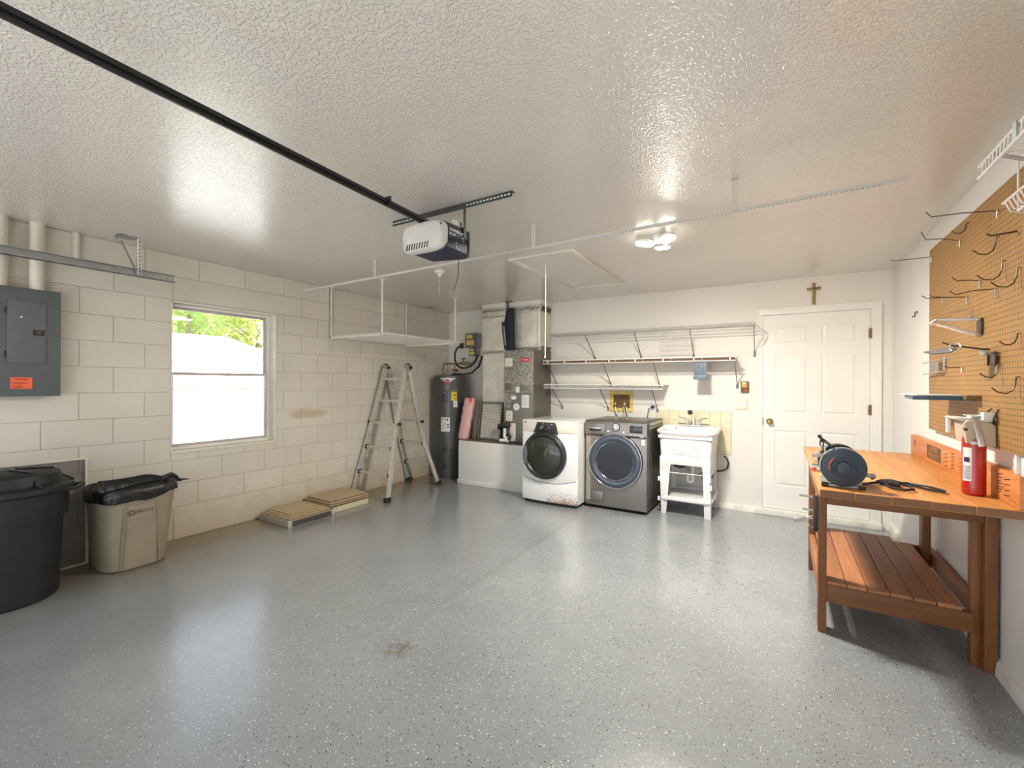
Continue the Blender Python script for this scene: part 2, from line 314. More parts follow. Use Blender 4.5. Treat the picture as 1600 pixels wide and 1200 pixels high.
# ------------------------------------------------------------------ geometry helpers
class MB:
    def __init__(s): s.v = []; s.f = []
    def add(s, v, f):
        o = len(s.v); s.v += [tuple(x) for x in v]; s.f += [tuple(i+o for i in q) for q in f]; return s
    def box(s, x0, y0, z0, x1, y1, z1):
        v = [(x0,y0,z0),(x1,y0,z0),(x1,y1,z0),(x0,y1,z0),(x0,y0,z1),(x1,y0,z1),(x1,y1,z1),(x0,y1,z1)]
        return s.add(v, [(0,3,2,1),(4,5,6,7),(0,1,5,4),(1,2,6,5),(2,3,7,6),(3,0,4,7)])
    def bar(s, a, b, w, h, up=(0,0,1)):
        a, b = Vector(a), Vector(b); d = (b-a).normalized(); u = Vector(up)
        if abs(d.dot(u)) > .95: u = Vector((1,0,0))
        r = d.cross(u).normalized(); u = r.cross(d).normalized(); v = []
        for q in (a, b):
            for i, j in ((-1,-1),(1,-1),(1,1),(-1,1)): v.append(q+r*i*w/2+u*j*h/2)
        return s.add(v, [(0,1,2,3),(7,6,5,4),(0,4,5,1),(1,5,6,2),(2,6,7,3),(3,7,4,0)])
    def path(s, pts, w, h, side):
        """rectangular section swept along pts; side = fixed width direction"""
        pts = [Vector(p) for p in pts]; sd = Vector(side).normalized(); v = []; f = []
        for i, p in enumerate(pts):
            d = (pts[min(i+1, len(pts)-1)]-pts[max(i-1, 0)]).normalized(); n = d.cross(sd).normalized()
            for a, b in ((-1,-1),(1,-1),(1,1),(-1,1)): v.append(p+sd*a*w/2+n*b*h/2)
        for i in range(len(pts)-1):
            for k in range(4): f.append((i*4+k, i*4+(k+1) % 4, i*4+4+(k+1) % 4, i*4+4+k))
        e = len(v)-4; f += [(3,2,1,0), (e, e+1, e+2, e+3)]
        return s.add(v, f)
    def tube(s, pts, r, seg=8):
        pts = [Vector(p) for p in pts]; v = []; f = []; ref = None
        for i, p in enumerate(pts):
            d = (pts[min(i+1, len(pts)-1)]-pts[max(i-1, 0)]).normalized()
            if ref is None:
                ref = d.orthogonal().normalized()
            ref = (ref-d*ref.dot(d)); ref = ref.normalized() if ref.length > 1e-6 else d.orthogonal().normalized(); q = d.cross(ref)
            rr = r[i] if isinstance(r, (list, tuple)) else r
            for k in range(seg):
                a = 2*math.pi*k/seg; v.append(p+ref*rr*math.cos(a)+q*rr*math.sin(a))
        for i in range(len(pts)-1):
            for k in range(seg): f.append((i*seg+k, i*seg+(k+1) % seg, (i+1)*seg+(k+1) % seg, (i+1)*seg+k))
        e = (len(pts)-1)*seg
        f += [tuple(range(seg-1, -1, -1)), tuple(range(e, e+seg))]
        return s.add(v, f)
    def lathe(s, prof, c, axis='z', seg=28, sx=1, sy=1):
        """prof = [(radius, height)], capped where the radius is > 0 at an end"""
        c = Vector(c); v = []; f = []
        for r, h in prof:
            for k in range(seg):
                a = 2*math.pi*k/seg; x, y = r*sx*math.cos(a), r*sy*math.sin(a)
                v.append(c+Vector({'z': (x, y, h), 'y': (x, h, -y), 'x': (h, x, y)}[axis]))
        n = len(prof)
        for i in range(n-1):
            for k in range(seg): f.append((i*seg+k, i*seg+(k+1) % seg, (i+1)*seg+(k+1) % seg, (i+1)*seg+k))
        if prof[0][0] > 0: f.append(tuple(range(seg-1, -1, -1)))
        if prof[-1][0] > 0: f.append(tuple(range((n-1)*seg, n*seg)))
        return s.add(v, f)
    def cyl(s, c, r, h, axis='z', seg=20): return s.lathe([(r, 0), (r, h)], c, axis, seg)
    def prism(s, poly, axis, a, b):
        """poly in the two other axes (in xyz order) pulled from a to b"""
        n = len(poly); v = []
        for t in (a, b):
            for p, q in poly: v.append({'x': (t, p, q), 'y': (p, t, q), 'z': (p, q, t)}[axis])
        f = [tuple(range(n-1, -1, -1)), tuple(range(n, 2*n))]+[(i, (i+1) % n, n+(i+1) % n, n+i) for i in range(n)]
        return s.add(v, f)
    def loft(s, rings):
        n = len(rings[0]); v = [p for r in rings for p in r]; f = []
        for i in range(len(rings)-1):
            for k in range(n): f.append((i*n+k, i*n+(k+1) % n, (i+1)*n+(k+1) % n, (i+1)*n+k))
        f += [tuple(range(n-1, -1, -1)), tuple(range((len(rings)-1)*n, len(rings)*n))]
        return s.add(v, f)
    def patch(s, c, r, a0, a1, z0, z1, n=6, t=.0015):
        v = []
        for rr in (r, r+t):
            for z in (z0, z1):
                for i in range(n+1):
                    a = R(a0+(a1-a0)*i/n); v.append((c[0]+rr*math.cos(a), c[1]+rr*math.sin(a), z))
        m = n+1; f = []
        for i in range(n): f += [(2*m+i, 2*m+i+1, 3*m+i+1, 3*m+i), (m+i, m+i+1, 3*m+i+1, 3*m+i)[::-1], (i, i+1, 2*m+i+1, 2*m+i)]
        f += [(0, 2*m, 3*m, m), (n, m+n, 3*m+n, 2*m+n)]
        return s.add(v, f)
def wloc(o):
    L = Vector((0, 0, 0))
    while o is not None: L = L+Vector(o.location); o = o.parent
    return L
def link(name, me, parent=None, loc=None):
    o = bpy.data.objects.new(name, me); col.objects.link(o)
    if parent is not None: o.parent = parent
    if loc is not None: o.location = loc
    return o
def build(name, mb, mat, parent=None, bevel=0, smooth=35, seg=2, **kw):
    """world-space geometry; the origin is put at the mesh's foot centre"""
    xs = [p[0] for p in mb.v]; ys = [p[1] for p in mb.v]; zs = [p[2] for p in mb.v]
    org = Vector(((min(xs)+max(xs))/2, (min(ys)+max(ys))/2, min(zs)))
    me = bpy.data.meshes.new(name); me.from_pydata([Vector(p)-org for p in mb.v], [], mb.f)
    bm = bmesh.new(); bm.from_mesh(me)
    if bevel:
        bmesh.ops.recalc_face_normals(bm, faces=bm.faces)
        es = [e for e in bm.edges if len(e.link_faces) == 2 and e.calc_face_angle(0) > R(40)]
        bmesh.ops.bevel(bm, geom=es, offset=bevel, segments=seg, affect='EDGES', profile=.6, clamp_overlap=True)
    bmesh.ops.recalc_face_normals(bm, faces=bm.faces); bm.to_mesh(me); bm.free()
    me.materials.append(M[mat] if isinstance(mat, str) else mat)
    if smooth:
        me.polygons.foreach_set('use_smooth', [True]*len(me.polygons)); me.set_sharp_from_angle(angle=R(smooth))
    o = link(name, me, parent, org-wloc(parent))
    for k, v in kw.items(): o[k] = v
    return o
def thing(name, loc, label, cat, group=None, kind=None):
    o = bpy.data.objects.new(name, None); col.objects.link(o); o.location = loc; o.empty_display_size = .1
    return tag(o, label, cat, group, kind)
def tag(o, label, cat, group=None, kind=None):
    o['label'] = label; o['category'] = cat
    if group: o['group'] = group
    if kind: o['kind'] = kind
    return o
def text(s, size, loc, rot, mat, parent, name='lettering', ext=.0006, align='CENTER', sx=1):
    c = bpy.data.curves.new(name, 'FONT'); c.body = s; c.size = size; c.extrude = ext; c.align_x = align; c.align_y = 'CENTER'
    c.materials.append(M[mat]); c.resolution_u = 2
    tmp = bpy.data.objects.new(name, c); col.objects.link(tmp)
    dg = bpy.context.evaluated_depsgraph_get(); me = bpy.data.meshes.new_from_object(tmp.evaluated_get(dg)); bpy.data.objects.remove(tmp)
    me.name = name; o = bpy.data.objects.new(name, me); col.objects.link(o); o.parent = parent
    if not me.materials: me.materials.append(M[mat])
    o.location = Vector(loc)-wloc(parent); o.rotation_euler = rot; o.scale = (sx, 1, 1)
    return o
def ruled(parent, plane, c, u0, u1, v0, v1, n, t=.0012, h=.004, mat='ink'):
    """lines of small print: bars on a label in the plane y=c ('y') or x=c ('x')"""
    b = MB()
    for i in range(n):
        z = v0+(v1-v0)*(i+.5)/n; L = (u1-u0)*random.uniform(.55, 1)
        if plane == 'y': b.box(u0, c-t, z-h/2, u0+L, c, z+h/2)
        else: b.box(c-t, u0, z-h/2, c, u0+L, z+h/2)
    return build('printed_lines', b, mat, parent, smooth=0)

# ------------------------------------------------------------------ room shell
build('floor', MB().box(XL-.2, YF-.1, -.10, XR+.2, YB+.2, 0), 'floor', kind='structure')
build('ceiling', MB().box(XL-.2, YF-.1, H, XR+.2, YB+.2, H+.12), 'ceil', kind='structure')
WY0, WY1, WZ0, WZ1 = 1.677, 2.590, .745, 2.045
mx_ = XL-.004
wl = build('wall_left', MB().box(XL-.196, YF-.1, 0, mx_, WY0, H).box(XL-.196, WY1, 0, mx_, YB+.1, H).box(XL-.196, WY0, 0, mx_, WY1, WZ0).box(XL-.196, WY0, WZ1, mx_, WY1, H), 'mortar', kind='structure', smooth=0)
# blocks: every one an object; full blocks share one mesh
JH = .1971; J0 = .280; cache = {}
def block(y0, y1, z0, z1, d=.0035):
    g = .0022; y0 += g; y1 -= g; z0 += g*.8; z1 -= g*.8
    if y1-y0 < .02 or z1-z0 < .02: return
    key = (round(y1-y0, 3), round(z1-z0, 3))
    if key not in cache:
        L_, Hh = key; c = .0016
        v = [(0,0,0),(0,L_,0),(0,L_,Hh),(0,0,Hh),(d+.004,c,c),(d+.004,L_-c,c),(d+.004,L_-c,Hh-c),(d+.004,c,Hh-c)]
        me = bpy.data.meshes.new('block'); me.from_pydata(v, [], [(4,5,6,7),(0,1,5,4),(1,2,6,5),(2,3,7,6),(3,0,4,7)]); me.materials.append(M['block']); cache[key] = me
    link('block', cache[key], wl, Vector((mx_-.004+random.uniform(-.0012, .0006), y0, z0))-wloc(wl))
for k in range(-1, 11):
    z0, z1 = (0, J0) if k < 0 else (J0+JH*k, min(J0+JH*(k+1), H-.002))
    off = 1.105 if k % 2 == 0 else 1.301
    ys = [off+.392*i for i in range(-9, 12)]
    if k < 0: ys = [-1.9+1.8*i for i in range(6)]
    if k == 9: ys = [y for y in ys if not (1.8 < y < 2.6)]
    for a, b_ in zip(ys, ys[1:]):
        a, b_ = max(a, YF), min(b_, YB)
        if b_-a < .03: continue
        if z1 <= WZ0+.01 or z0 >= WZ1-.01: block(a, b_, z0, z1); continue
        # cut round the window
        zz0, zz1 = z0, z1
        if b_ <= WY0 or a >= WY1: block(a, b_, z0, z1); continue
        if a < WY0: block(a, WY0, z0, z1)
        if b_ > WY1: block(WY1, b_, z0, z1)
        ia, ib = max(a, WY0), min(b_, WY1)
        if z0 < WZ0-.03: block(ia, ib, z0, WZ0)
        if z1 > WZ1+.03: block(ia, ib, WZ1, z1)
# back wall with the door opening
DX0, DX1, DZ0, DZ1 = -.172, .730, .062, 2.092
wb = build('wall_back', MB().box(XL-.2, YB, 0, DX0, YB+.12, H).box(DX1, YB, 0, XR+.2, YB+.12, H).box(DX0, YB, DZ1, DX1, YB+.12, H).box(DX0, YB, 0, DX1, YB+.12, DZ0), 'wallback', kind='structure', smooth=0)
build('wall_right', MB().box(XR, YF-.1, 0, XR+.12, YB+.1, H), 'wallright', kind='structure', smooth=0)
build('wall_front', MB().box(XL-.2, YF-.2, 0, -4.20, YF, H).box(.66, YF-.2, 0, XR+.2, YF, H).box(-4.20, YF-.2, 2.13, .66, YF, H), 'stucco', kind='structure', smooth=0)
def curb(name, pts, h, t, nrm):
    """rough painted concrete lip along a wall: uneven top edge"""
    rings = []; n = 46
    a, b_ = Vector(pts[0]), Vector(pts[1]); nv = Vector(nrm)
    for i in range(n+1):
        q = a.lerp(b_, i/n); hh = h*(1+random.uniform(-.12, .12)); tt = t*(1+random.uniform(-.2, .2))
        rings.append([q+nv*(-.0), q+nv*tt*1.3, q+nv*tt+Vector((0, 0, hh*.85)), q+nv*tt*.55+Vector((0, 0, hh)), q+Vector((0, 0, hh))])
    return build(name, MB().loft(rings), 'curb', kind='structure', smooth=60)
curb('baseboard_back', [(-2.6, YB, 0), (DX0-.05, YB, 0)], .066, .022, (0, -1, 0))
curb('baseboard_right', [(XR, YF, 0), (XR, YB, 0)], .075, .020, (-1, 0, 0))
build('trim_1', MB().box(DX0-.06, YB-.05, 0, DX1+.08, YB+.1, .055), 'curb', kind='structure', bevel=.008)
tr_ = MB()
for x0, x1 in ((-.223, DX0+.006), (DX1-.006, .803)):
    tr_.box(x0, YB-.013, .055, x1, YB+.0, DZ1-.006)
tr_.box(-.223, YB-.013, DZ1-.006, .803, YB, 2.150)
build('trim_2', tr_, 'trim', kind='structure', bevel=.004)
tr_ = MB().box(-.223, YB-.020, .055, -.203, YB, 2.13).box(.783, YB-.020, .055, .803, YB, 2.13).box(-.223, YB-.020, 2.13, .803, YB, 2.150)
tr_.box(DX0, YB-.006, DZ0, DX0+.010, YB+.1, DZ1).box(DX1-.010, YB-.006, DZ0, DX1, YB+.1, DZ1).box(DX0, YB-.006, DZ1-.010, DX1, YB+.1, DZ1)
build('trim_3', tr_, 'trim', kind='structure', bevel=.003)
# door: recessed field, stiles and rails, six raised panels
dr = thing('door_1', (.28, YB+.03, DZ0), 'white six panel door with brass knob behind the bench', 'door', kind='structure')
fy = YB+.004; dx0, dx1, dz0, dz1 = DX0+.012, DX1-.012, .070, DZ1-.014
build('door_core', MB().box(dx0, fy+.008, dz0, dx1, fy+.04, dz1), 'trim', dr, smooth=0)
PC = [(-.057, .228), (.342, .620)]; PRW = [(.31, .883), (1.063, 1.665), (1.771, 1.966)]
f_ = MB().box(dx0, fy, dz0, PC[0][0], fy+.01, dz1).box(PC[0][1], fy, dz0, PC[1][0], fy+.01, dz1).box(PC[1][1], fy, dz0, dx1, fy+.01, dz1)
for a, b_ in PC:
    for z0, z1 in ((dz0, PRW[0][0]), (PRW[0][1], PRW[1][0]), (PRW[1][1], PRW[2][0]), (PRW[2][1], dz1)): f_.box(a, fy, z0, b_, fy+.01, z1)
build('door_frame_rails', f_, 'trim', dr, smooth=0)
for a, b_ in PC:
    for z0, z1 in PRW:
        g, hh = .012, .030; y0, y1 = fy+.008, fy+.001
        v = [(a+g, y0, z0+g), (b_-g, y0, z0+g), (b_-g, y0, z1-g), (a+g, y0, z1-g), (a+hh, y1, z0+hh), (b_-hh, y1, z0+hh), (b_-hh, y1, z1-hh), (a+hh, y1, z1-hh)]
        build('door_panel', MB().add(v, [(4,5,6,7),(0,1,5,4),(1,2,6,5),(2,3,7,6),(3,0,4,7)]), 'trim', dr, smooth=0)
k_ = build('door_knob', MB().lathe([(.0, -.062), (.018, -.061), (.027, -.052), (.027, -.042), (.014, -.032), (.011, -.012), (.030, -.008), (.032, 0)], (-.103, fy, .972), 'y', 20), 'brass', dr)
build('latch_plate', MB().box(DX0+.006, YB-.006, .93, DX0+.012, YB+.004, 1.01), 'bronze', dr)
for z in (1.85, 1.12, .35):
    h_ = MB().cyl((dx1+.006, YB-.009, z-.05), .008, .10, 'z', 10).box(dx1-.012, YB-.003, z-.045, dx1+.016, YB+.002, z+.045)
    build('hinge', h_, 'bronze', dr)

# window
wn_ = thing('window_1', (XL-.12, 2.13, WZ0), 'single hung window with a mullion rail looking onto a white fence', 'window', kind='structure')
rv = MB().box(XL-.196, WY0-.0, WZ0-.006, XL+.006, WY1, WZ0+.004).box(XL-.196, WY0, WZ1-.008, XL+.003, WY1, WZ1+.002).box(XL-.196, WY0, WZ0, XL+.003, WY0+.010, WZ1).box(XL-.196, WY1-.010, WZ0, XL+.003, WY1, WZ1)
build('window_reveal', rv, 'cream', wn_, smooth=0)
build('window_sill', MB().box(XL-.12, WY0+.003, WZ0, XL+.012, WY1-.003, WZ0+.014), 'cream', wn_, bevel=.003)
gx = XL-.125; a0, a1, b0, b1 = WY0+.010, WY1-.010, WZ0+.014, WZ1-.008
def frame(x0, x1, y0, y1, z0, z1, t): return MB().box(x0, y0, z0, x1, y0+t, z1).box(x0, y1-t, z0, x1, y1, z1).box(x0, y0+t, z0, x1, y1-t, z0+t).box(x0, y0+t, z1-t, x1, y1-t, z1)
build('window_frame', frame(gx-.035, gx+.035, a0, a1, b0, b1, .026), 'trim', wn_, bevel=.002)
zm = 1.425
s1 = build('sash', frame(gx-.024, gx-.004, a0+.026, a1-.026, zm-.012, b1-.026, .020), 'alu', wn_, bevel=.002)
build('pane', MB().box(gx-.015, a0+.046, zm+.008, gx-.012, a1-.046, b1-.046), 'glass', s1, smooth=0)
s2 = build('sash', frame(gx+.000, gx+.022, a0+.026, a1-.026, b0+.026, zm+.014, .022), 'alu', wn_, bevel=.002)
build('pane', MB().box(gx+.010, a0+.048, b0+.048, gx+.013, a1-.048, zm-.008), 'glass', s2, smooth=0)
build('sash_latch', MB().box(gx+.022, 2.10, b0+.026, gx+.036, 2.14, b0+.034), 'alu', s2)

# ------------------------------------------------------------------ outdoors
build('lawn', MB().box(-60, -30, -.20, XL-.2, 60, -.06), 'lawn', kind='structure', smooth=0)
build('driveway', MB().box(-10, -30, -.14, 12, YF-.1, -.02), 'drive', kind='structure', smooth=0)
fx = -6.55
fe = thing('vinyl_fence', (fx, 4, -.06), 'white vinyl privacy fence seen through the window', 'fence')
for i in range(6):
    y = -1.62+1.55*i+.03
    if True:
        build('fence_post', MB().box(fx-.065, y-.065, -.06, fx+.065, y+.065, 1.70).prism([(fx-.08, y-.08), (fx+.08, y-.08), (fx+.08, y+.08), (fx-.08, y+.08)], 'z', 1.70, 1.73), 'fence', fe, bevel=.006)
    y0, y1 = y+.065, y+1.485
    build('fence_rail', MB().box(fx-.03, y0, 1.61, fx+.03, y1, 1.665), 'fence', fe, bevel=.004)
    build('fence_rail', MB().box(fx-.03, y0, 1.27, fx+.03, y1, 1.37), 'fence', fe, bevel=.004)
    build('fence_rail', MB().box(fx-.03, y0, .05, fx+.03, y1, .18), 'fence', fe, bevel=.004)
    w_ = (y1-y0)/5
    for j in range(5):
        build('fence_board', MB().box(fx-.012, y0+w_*j+.003, .18, fx+.010, y0+w_*(j+1)-.003, 1.27), 'fence', fe, bevel=.004, seg=1)
    build('fence_lattice', MB().box(fx-.008, y0, 1.37, fx+.006, y1, 1.61), 'fence', fe)
ho = thing('neighbor_house', (-15, 6, -.1), 'pale roofed house standing beyond the vinyl fence', 'house')
build('house_wall', MB().box(-18, 1.5, -.1, -13.2, 7.6, 2.1), 'stucco', ho)
build('house_roof', MB().loft([[(-12.8, 1.0, 1.85), (-12.8, 8.0, 1.85), (-18.4, 8.0, 1.85), (-18.4, 1.0, 1.85)], [(-12.8, 1.0, 1.98), (-12.8, 8.0, 1.98), (-18.4, 8.0, 1.98), (-18.4, 1.0, 1.98)], [(-15.4, 2.0, 2.80), (-15.4, 7.4, 2.80), (-15.8, 7.4, 2.80), (-15.8, 2.0, 2.80)]]), 'roof', ho, smooth=0)
def tree(x, y, h, rad, n, mat, label, seed):
    rd = random.Random(seed)
    t = thing('leafy_tree', (x, y, -.1), label, 'tree', 'trees beyond the neighboring roof')
    tb = MB().tube([(x, y, -.1), (x+.05, y+.1, h*.3), (x-.1, y, h*.6), (x, y+.1, h*.85)], [.16, .13, .09, .03], 8)
    for q in range(7):
        a = rd.uniform(0, 6.28); zz = h*rd.uniform(.3, .6)
        tb.tube([(x, y, zz), (x+math.cos(a)*rad*.4, y+math.sin(a)*rad*.4, zz+.5), (x+math.cos(a)*rad*.85, y+math.sin(a)*rad*.85, zz+1.1)], [.04, .025, .01], 6)
    build('trunk', tb, 'bark', t)
    cl = [(rd.gauss(0, rad*.5), rd.gauss(0, rad*.5), h*rd.uniform(.45, 1.0), rad*rd.uniform(.25, .42)) for _ in range(16)]
    v, f = [], []
    for i in range(n):
        cx_, cy_, cz, cr = rd.choice(cl); d = Vector((rd.gauss(0, 1), rd.gauss(0, 1), rd.gauss(0, 1))).normalized()*cr*rd.uniform(.5, 1)
        p_ = Vector((x+cx_, y+cy_, cz))+d; u = Vector((rd.gauss(0, 1), rd.gauss(0, 1), rd.gauss(0, 1))).normalized(); w2 = u.orthogonal().normalized()
        s_ = rd.uniform(.07, .13); o_ = len(v)
        v += [p_-u*s_, p_+w2*s_*.45, p_+u*s_, p_-w2*s_*.45]; f.append((o_, o_+1, o_+2, o_+3))
    b_ = MB(); b_.add(v, f); build('foliage', b_, mat, t, smooth=0, kind='stuff')
tree(-19.5, 8.0, 5.6, 2.4, 11000, 'leaf', 'darker green tree beyond the pale roof, left in the window', 3)
tree(-20.5, 11.2, 5.4, 2.5, 11000, 'leaf2', 'yellow green tree beyond the pale roof, right in the window', 5)
tree(-22.5, 9.4, 6.2, 2.2, 9000, 'leaf2', 'tallest tree in the window, rearmost beyond the roof', 8)

# ------------------------------------------------------------------ left wall: panel, conduits, track
ep = thing('breaker_panel', (-4.36, .80, 1.25), 'slate grey electrical breaker panel with orange warning label', 'electrical panel')
build('enclosure', MB().box(XL, .565, 1.258, -4.345, .985, 1.972), 'slate', ep, bevel=.003)
build('cover', MB().box(-4.345, .555, 1.25, -4.334, .988, 1.978), 'slate', ep, bevel=.003)
pd = build('panel_door', MB().box(-4.334, .733, 1.473, -4.326, .912, 1.888), 'slate2', ep, bevel=.003)
build('door_latch', MB().box(-4.326, .852, 1.664, -4.320, .905, 1.70), 'black_plastic', pd, bevel=.002)
build('latch_tab', MB().box(-4.320, .868, 1.672, -4.314, .886, 1.692), 'brown_dark', pd)
build('door_hinge', MB().box(-4.334, .722, 1.80, -4.327, .731, 1.84).box(-4.334, .722, 1.51, -4.327, .731, 1.55), 'black_plastic', ep)
build('warning_label', MB().box(-4.334, .750, 1.302, -4.332, .850, 1.378), 'orange', ep, smooth=0, label='orange rectangular warning label')
ruled(ep, 'x', -4.3308, .757, .84, 1.305, 1.350, 5, h=.0022)
text('WARNING', .013, (-4.3312, .80, 1.364), (R(90), 0, R(90)), 'ink', ep)
build('paper_scrap', MB().box(-4.326, .792, 1.775, -4.324, .802, 1.786), 'paper', pd, smooth=0)
for y, r, z0, lb in ((.708, .040, 1.978, 'thick painted conduit leftmost above the breaker panel'), (.880, .040, 1.978, 'thick painted conduit at the right above the breaker panel')):
    tag(build('conduit', MB().cyl((XL+.045, y, z0), r, H-z0, 'z', 20), 'block'), lb, 'conduit')
tag(build('conduit', MB().cyl((XL+.012, 1.085, 2.20), .022, H-2.20, 'z', 16), 'block'), 'short thin painted conduit stub right of the thick conduits', 'conduit')
# horizontal door track and its hanger
tk = thing('door_track', (-4.10, .5, 2.13), 'grey steel garage door track hung along the left wall', 'door track')
tx, tz = -4.17, 2.147
build('track_channel', MB().box(tx-.010, YF, tz, tx-.006, 1.60, tz+.058).box(tx-.010, YF, tz, tx+.028, 1.60, tz+.004).box(tx-.010, YF, tz+.054, tx+.020, 1.60, tz+.058).box(tx+.025, YF, tz, tx+.028, 1.60, tz+.014), 'galv', tk, smooth=0)
hb = MB()
for i in range(4): hb.cyl((tx-.004, 1.44+.045*i, tz+.03), .006, .004, 'x', 8)
build('bolt_head', hb, 'white_metal', tk, kind='stuff')
hg = thing('track_hanger', (tx, 1.36, 2.2), 'perforated angle bracket holding the door track to the ceiling', 'bracket')
ha = MB().box(tx-.004, 1.360, 2.165, tx+.000, 1.392, H).box(tx-.004, 1.360, 2.165, tx+.028, 1.363, H)
build('upright', ha, 'white_metal', hg, smooth=0)
hb = MB()
for i in range(9): hb.cyl((tx+.0005, 1.377, 2.19+.028*i), .0045, .0015, 'x', 8)
build('punched_hole', hb, 'ink', hg, kind='stuff', smooth=0)
build('diagonal_brace', MB().bar((tx+.012, 1.352, 2.19), (tx-.01, 1.27, 2.40), .006, .022, (1, 0, 0)), 'galv', hg)
build('ceiling_angle', MB().box(tx-.08, 1.255, H-.032, tx+.03, 1.258, H).box(tx-.08, 1.255, H-.004, tx+.03, 1.36, H), 'galv', hg)

# insect screen leaning on the wall
ws = thing('window_screen', (-4.38, .75, 0), 'insect screen in a thin frame leaning on the block wall behind the bins', 'window screen')
b_ = MB()
def lean(y, z): return (XL+.045-.03*z/.79, y, z)
b_.bar(lean(.32, .011), lean(1.152, .011), .010, .014).bar(lean(.32, .781), lean(1.152, .781), .010, .012).bar(lean(1.143, .02), lean(1.143, .775), .010, .014, (0, 1, 0)).bar(lean(.33, .02), lean(.33, .775), .012, .022, (0, 1, 0))
build('screen_frame', b_, 'cream', ws)
build('screen_mesh', MB().add([lean(.33, .02), lean(1.14, .02), lean(1.14, .775), lean(.33, .775)], [(0, 1, 2, 3)]), 'mesh', ws, smooth=0)

# black trash can
def ring(cx, cy, hx, hy, z, n=36, p=2.0, cut=None):
    out = []
    for k in range(n):
        a = 2*math.pi*k/n; c_, s_ = math.cos(a), math.sin(a)
        out.append((cx+hx*math.copysign(abs(c_)**(2/p), c_), cy+hy*math.copysign(abs(s_)**(2/p), s_), z))
    return out
tc = thing('trash_can', (-4.09, .68, 0), 'large round black trash can with domed lid below the breaker panel', 'trash can')
c = (-4.09, .68, 0)
build('can_body', MB().lathe([(.235, 0), (.245, .01), (.262, .50), (.285, .505), (.291, .66), (.300, .665), (.300, .69), (.28, .69)], c, 'z', 48), 'black_bin', tc, smooth=30)
ld = build('lid', MB().lathe([(.312, .668), (.316, .675), (.314, .70), (.29, .712), (.262, .716), (.250, .775), (.215, .792), (.0, .805)], c, 'z', 48), 'black_bin', tc, smooth=30)
build('lid_ridge', MB().tube([(c[0]+.255*math.cos(R(a)), c[1]+.255*math.sin(R(a)), .722+.0*a) for a in range(-120, 80, 8)], .006, 6), 'black_gloss', ld)
lr = MB()
for a in (-80, 20, 75):
    lr.tube([(c[0]+.31*math.cos(R(a)), c[1]+.31*math.sin(R(a)), .708), (c[0]+.255*math.cos(R(a)), c[1]+.255*math.sin(R(a)), .745), (c[0]+.215*math.cos(R(a)), c[1]+.215*math.sin(R(a)), .797), (c[0]+.05*math.cos(R(a)), c[1]+.05*math.sin(R(a)), .806)], .006, 6)
build('lid_seam', lr, 'black_gloss', ld)
for a in (62, 242):
    q = Vector((c[0]+.31*math.cos(R(a)), c[1]+.31*math.sin(R(a)), .64)); d = Vector((math.cos(R(a)), math.sin(R(a)), 0)); s_ = Vector((-d.y, d.x, 0))
    build('handle', MB().tube([q-s_*.08-d*.03+Vector((0,0,.03)), q-s_*.07+d*.035+Vector((0,0,.03)), q+s_*.07+d*.035+Vector((0,0,.03)), q+s_*.08-d*.03+Vector((0,0,.03))], .013, 8), 'black_bin', tc)
# beige bin with black liner
bb = thing('recycling_bin', (-4.17, 1.34, 0), 'beige oblong bin lined with a black bag below the window', 'bin')
def br(z, e=0): 
    t = z/.57; return ring(-4.178+.006*t, 1.325+.014*t, .205+.032*t+e, .190+.048*t+e, z, 44, 3.4)
build('bin_body', MB().loft([br(0, -.012), br(.012), br(.2), br(.4), br(.555), br(.56, .008), br(.57, .008), br(.565, -.006), br(.03, -.02)]), 'beige_bin', bb, smooth=40)
def fxb(z): return -3.973+.038*z/.57+.0035
b_ = MB()
for y0, y1 in ((1.215, 1.232), (1.438, 1.412)): b_.tube([(fxb(.02)-.003, y0, .02), (fxb(.3)-.002, (y0+y1)/2, .3), (fxb(.47)-.002, y1, .47)], .0055, 6)
b_.tube([(fxb(.47)-.003, 1.232, .47), (fxb(.485)-.003, 1.245, .485), (fxb(.485)-.003, 1.40, .485), (fxb(.47)-.003, 1.412, .47)], .004, 6)
build('ridge', b_, 'beige_bin', bb)
b_ = MB().bar((fxb(.37)-.002, 1.245, .37), (fxb(.37)-.002, 1.40, .37), .004, .004).bar((fxb(.47)-.002, 1.245, .47), (fxb(.47)-.002, 1.40, .47), .004, .004)
build('emblem_border', b_, 'beige_bin', bb)
text('RECYCLE', .034, (fxb(.42)+.0005, 1.345, .42), (R(90), 0, R(90)), 'emboss', bb, sx=.72)
ar = MB()
for k in range(3):
    a = R(90+120*k); cxx, czz = 1.268+.014*math.cos(a), .418+.014*math.sin(a)
    ar.bar((fxb(.44), cxx-.014*math.sin(a), czz+.014*math.cos(a)), (fxb(.44), cxx+.014*math.sin(a), czz-.014*math.cos(a)), .003, .009)
build('recycling_arrows', ar, 'emboss', bb, smooth=0)
rd = random.Random(2)
def bagring(z, e, j):
    out = []
    for k, p_ in enumerate(ring(-4.172, 1.339, .238+e, .239+e, z, 88, 3.2)):
        w_ = math.sin(k*1.7)*.4+math.sin(k*.63+1)*.6
        out.append((max(XL+.006, p_[0]+j*w_*.5), p_[1]+j*w_, p_[2]+j*math.sin(k*.41+z*20)*1.2+(.012 if 28 < k < 50 else 0)))
    return out
lo = bagring(.50, .012, .006); lo = [(x, y, z+.045*max(0, min(1, (y-1.35)/.2))) for x, y, z in lo]
bl = build('bin_liner', MB().loft([lo, bagring(.53, .016, .005), bagring(.565, .016, .004), bagring(.585, .006, .004), bagring(.575, -.012, .004), bagring(.45, -.03, .006), bagring(.25, -.05, .008)]), 'bag', bb, smooth=60, label='shiny black plastic bag folded over the rim')
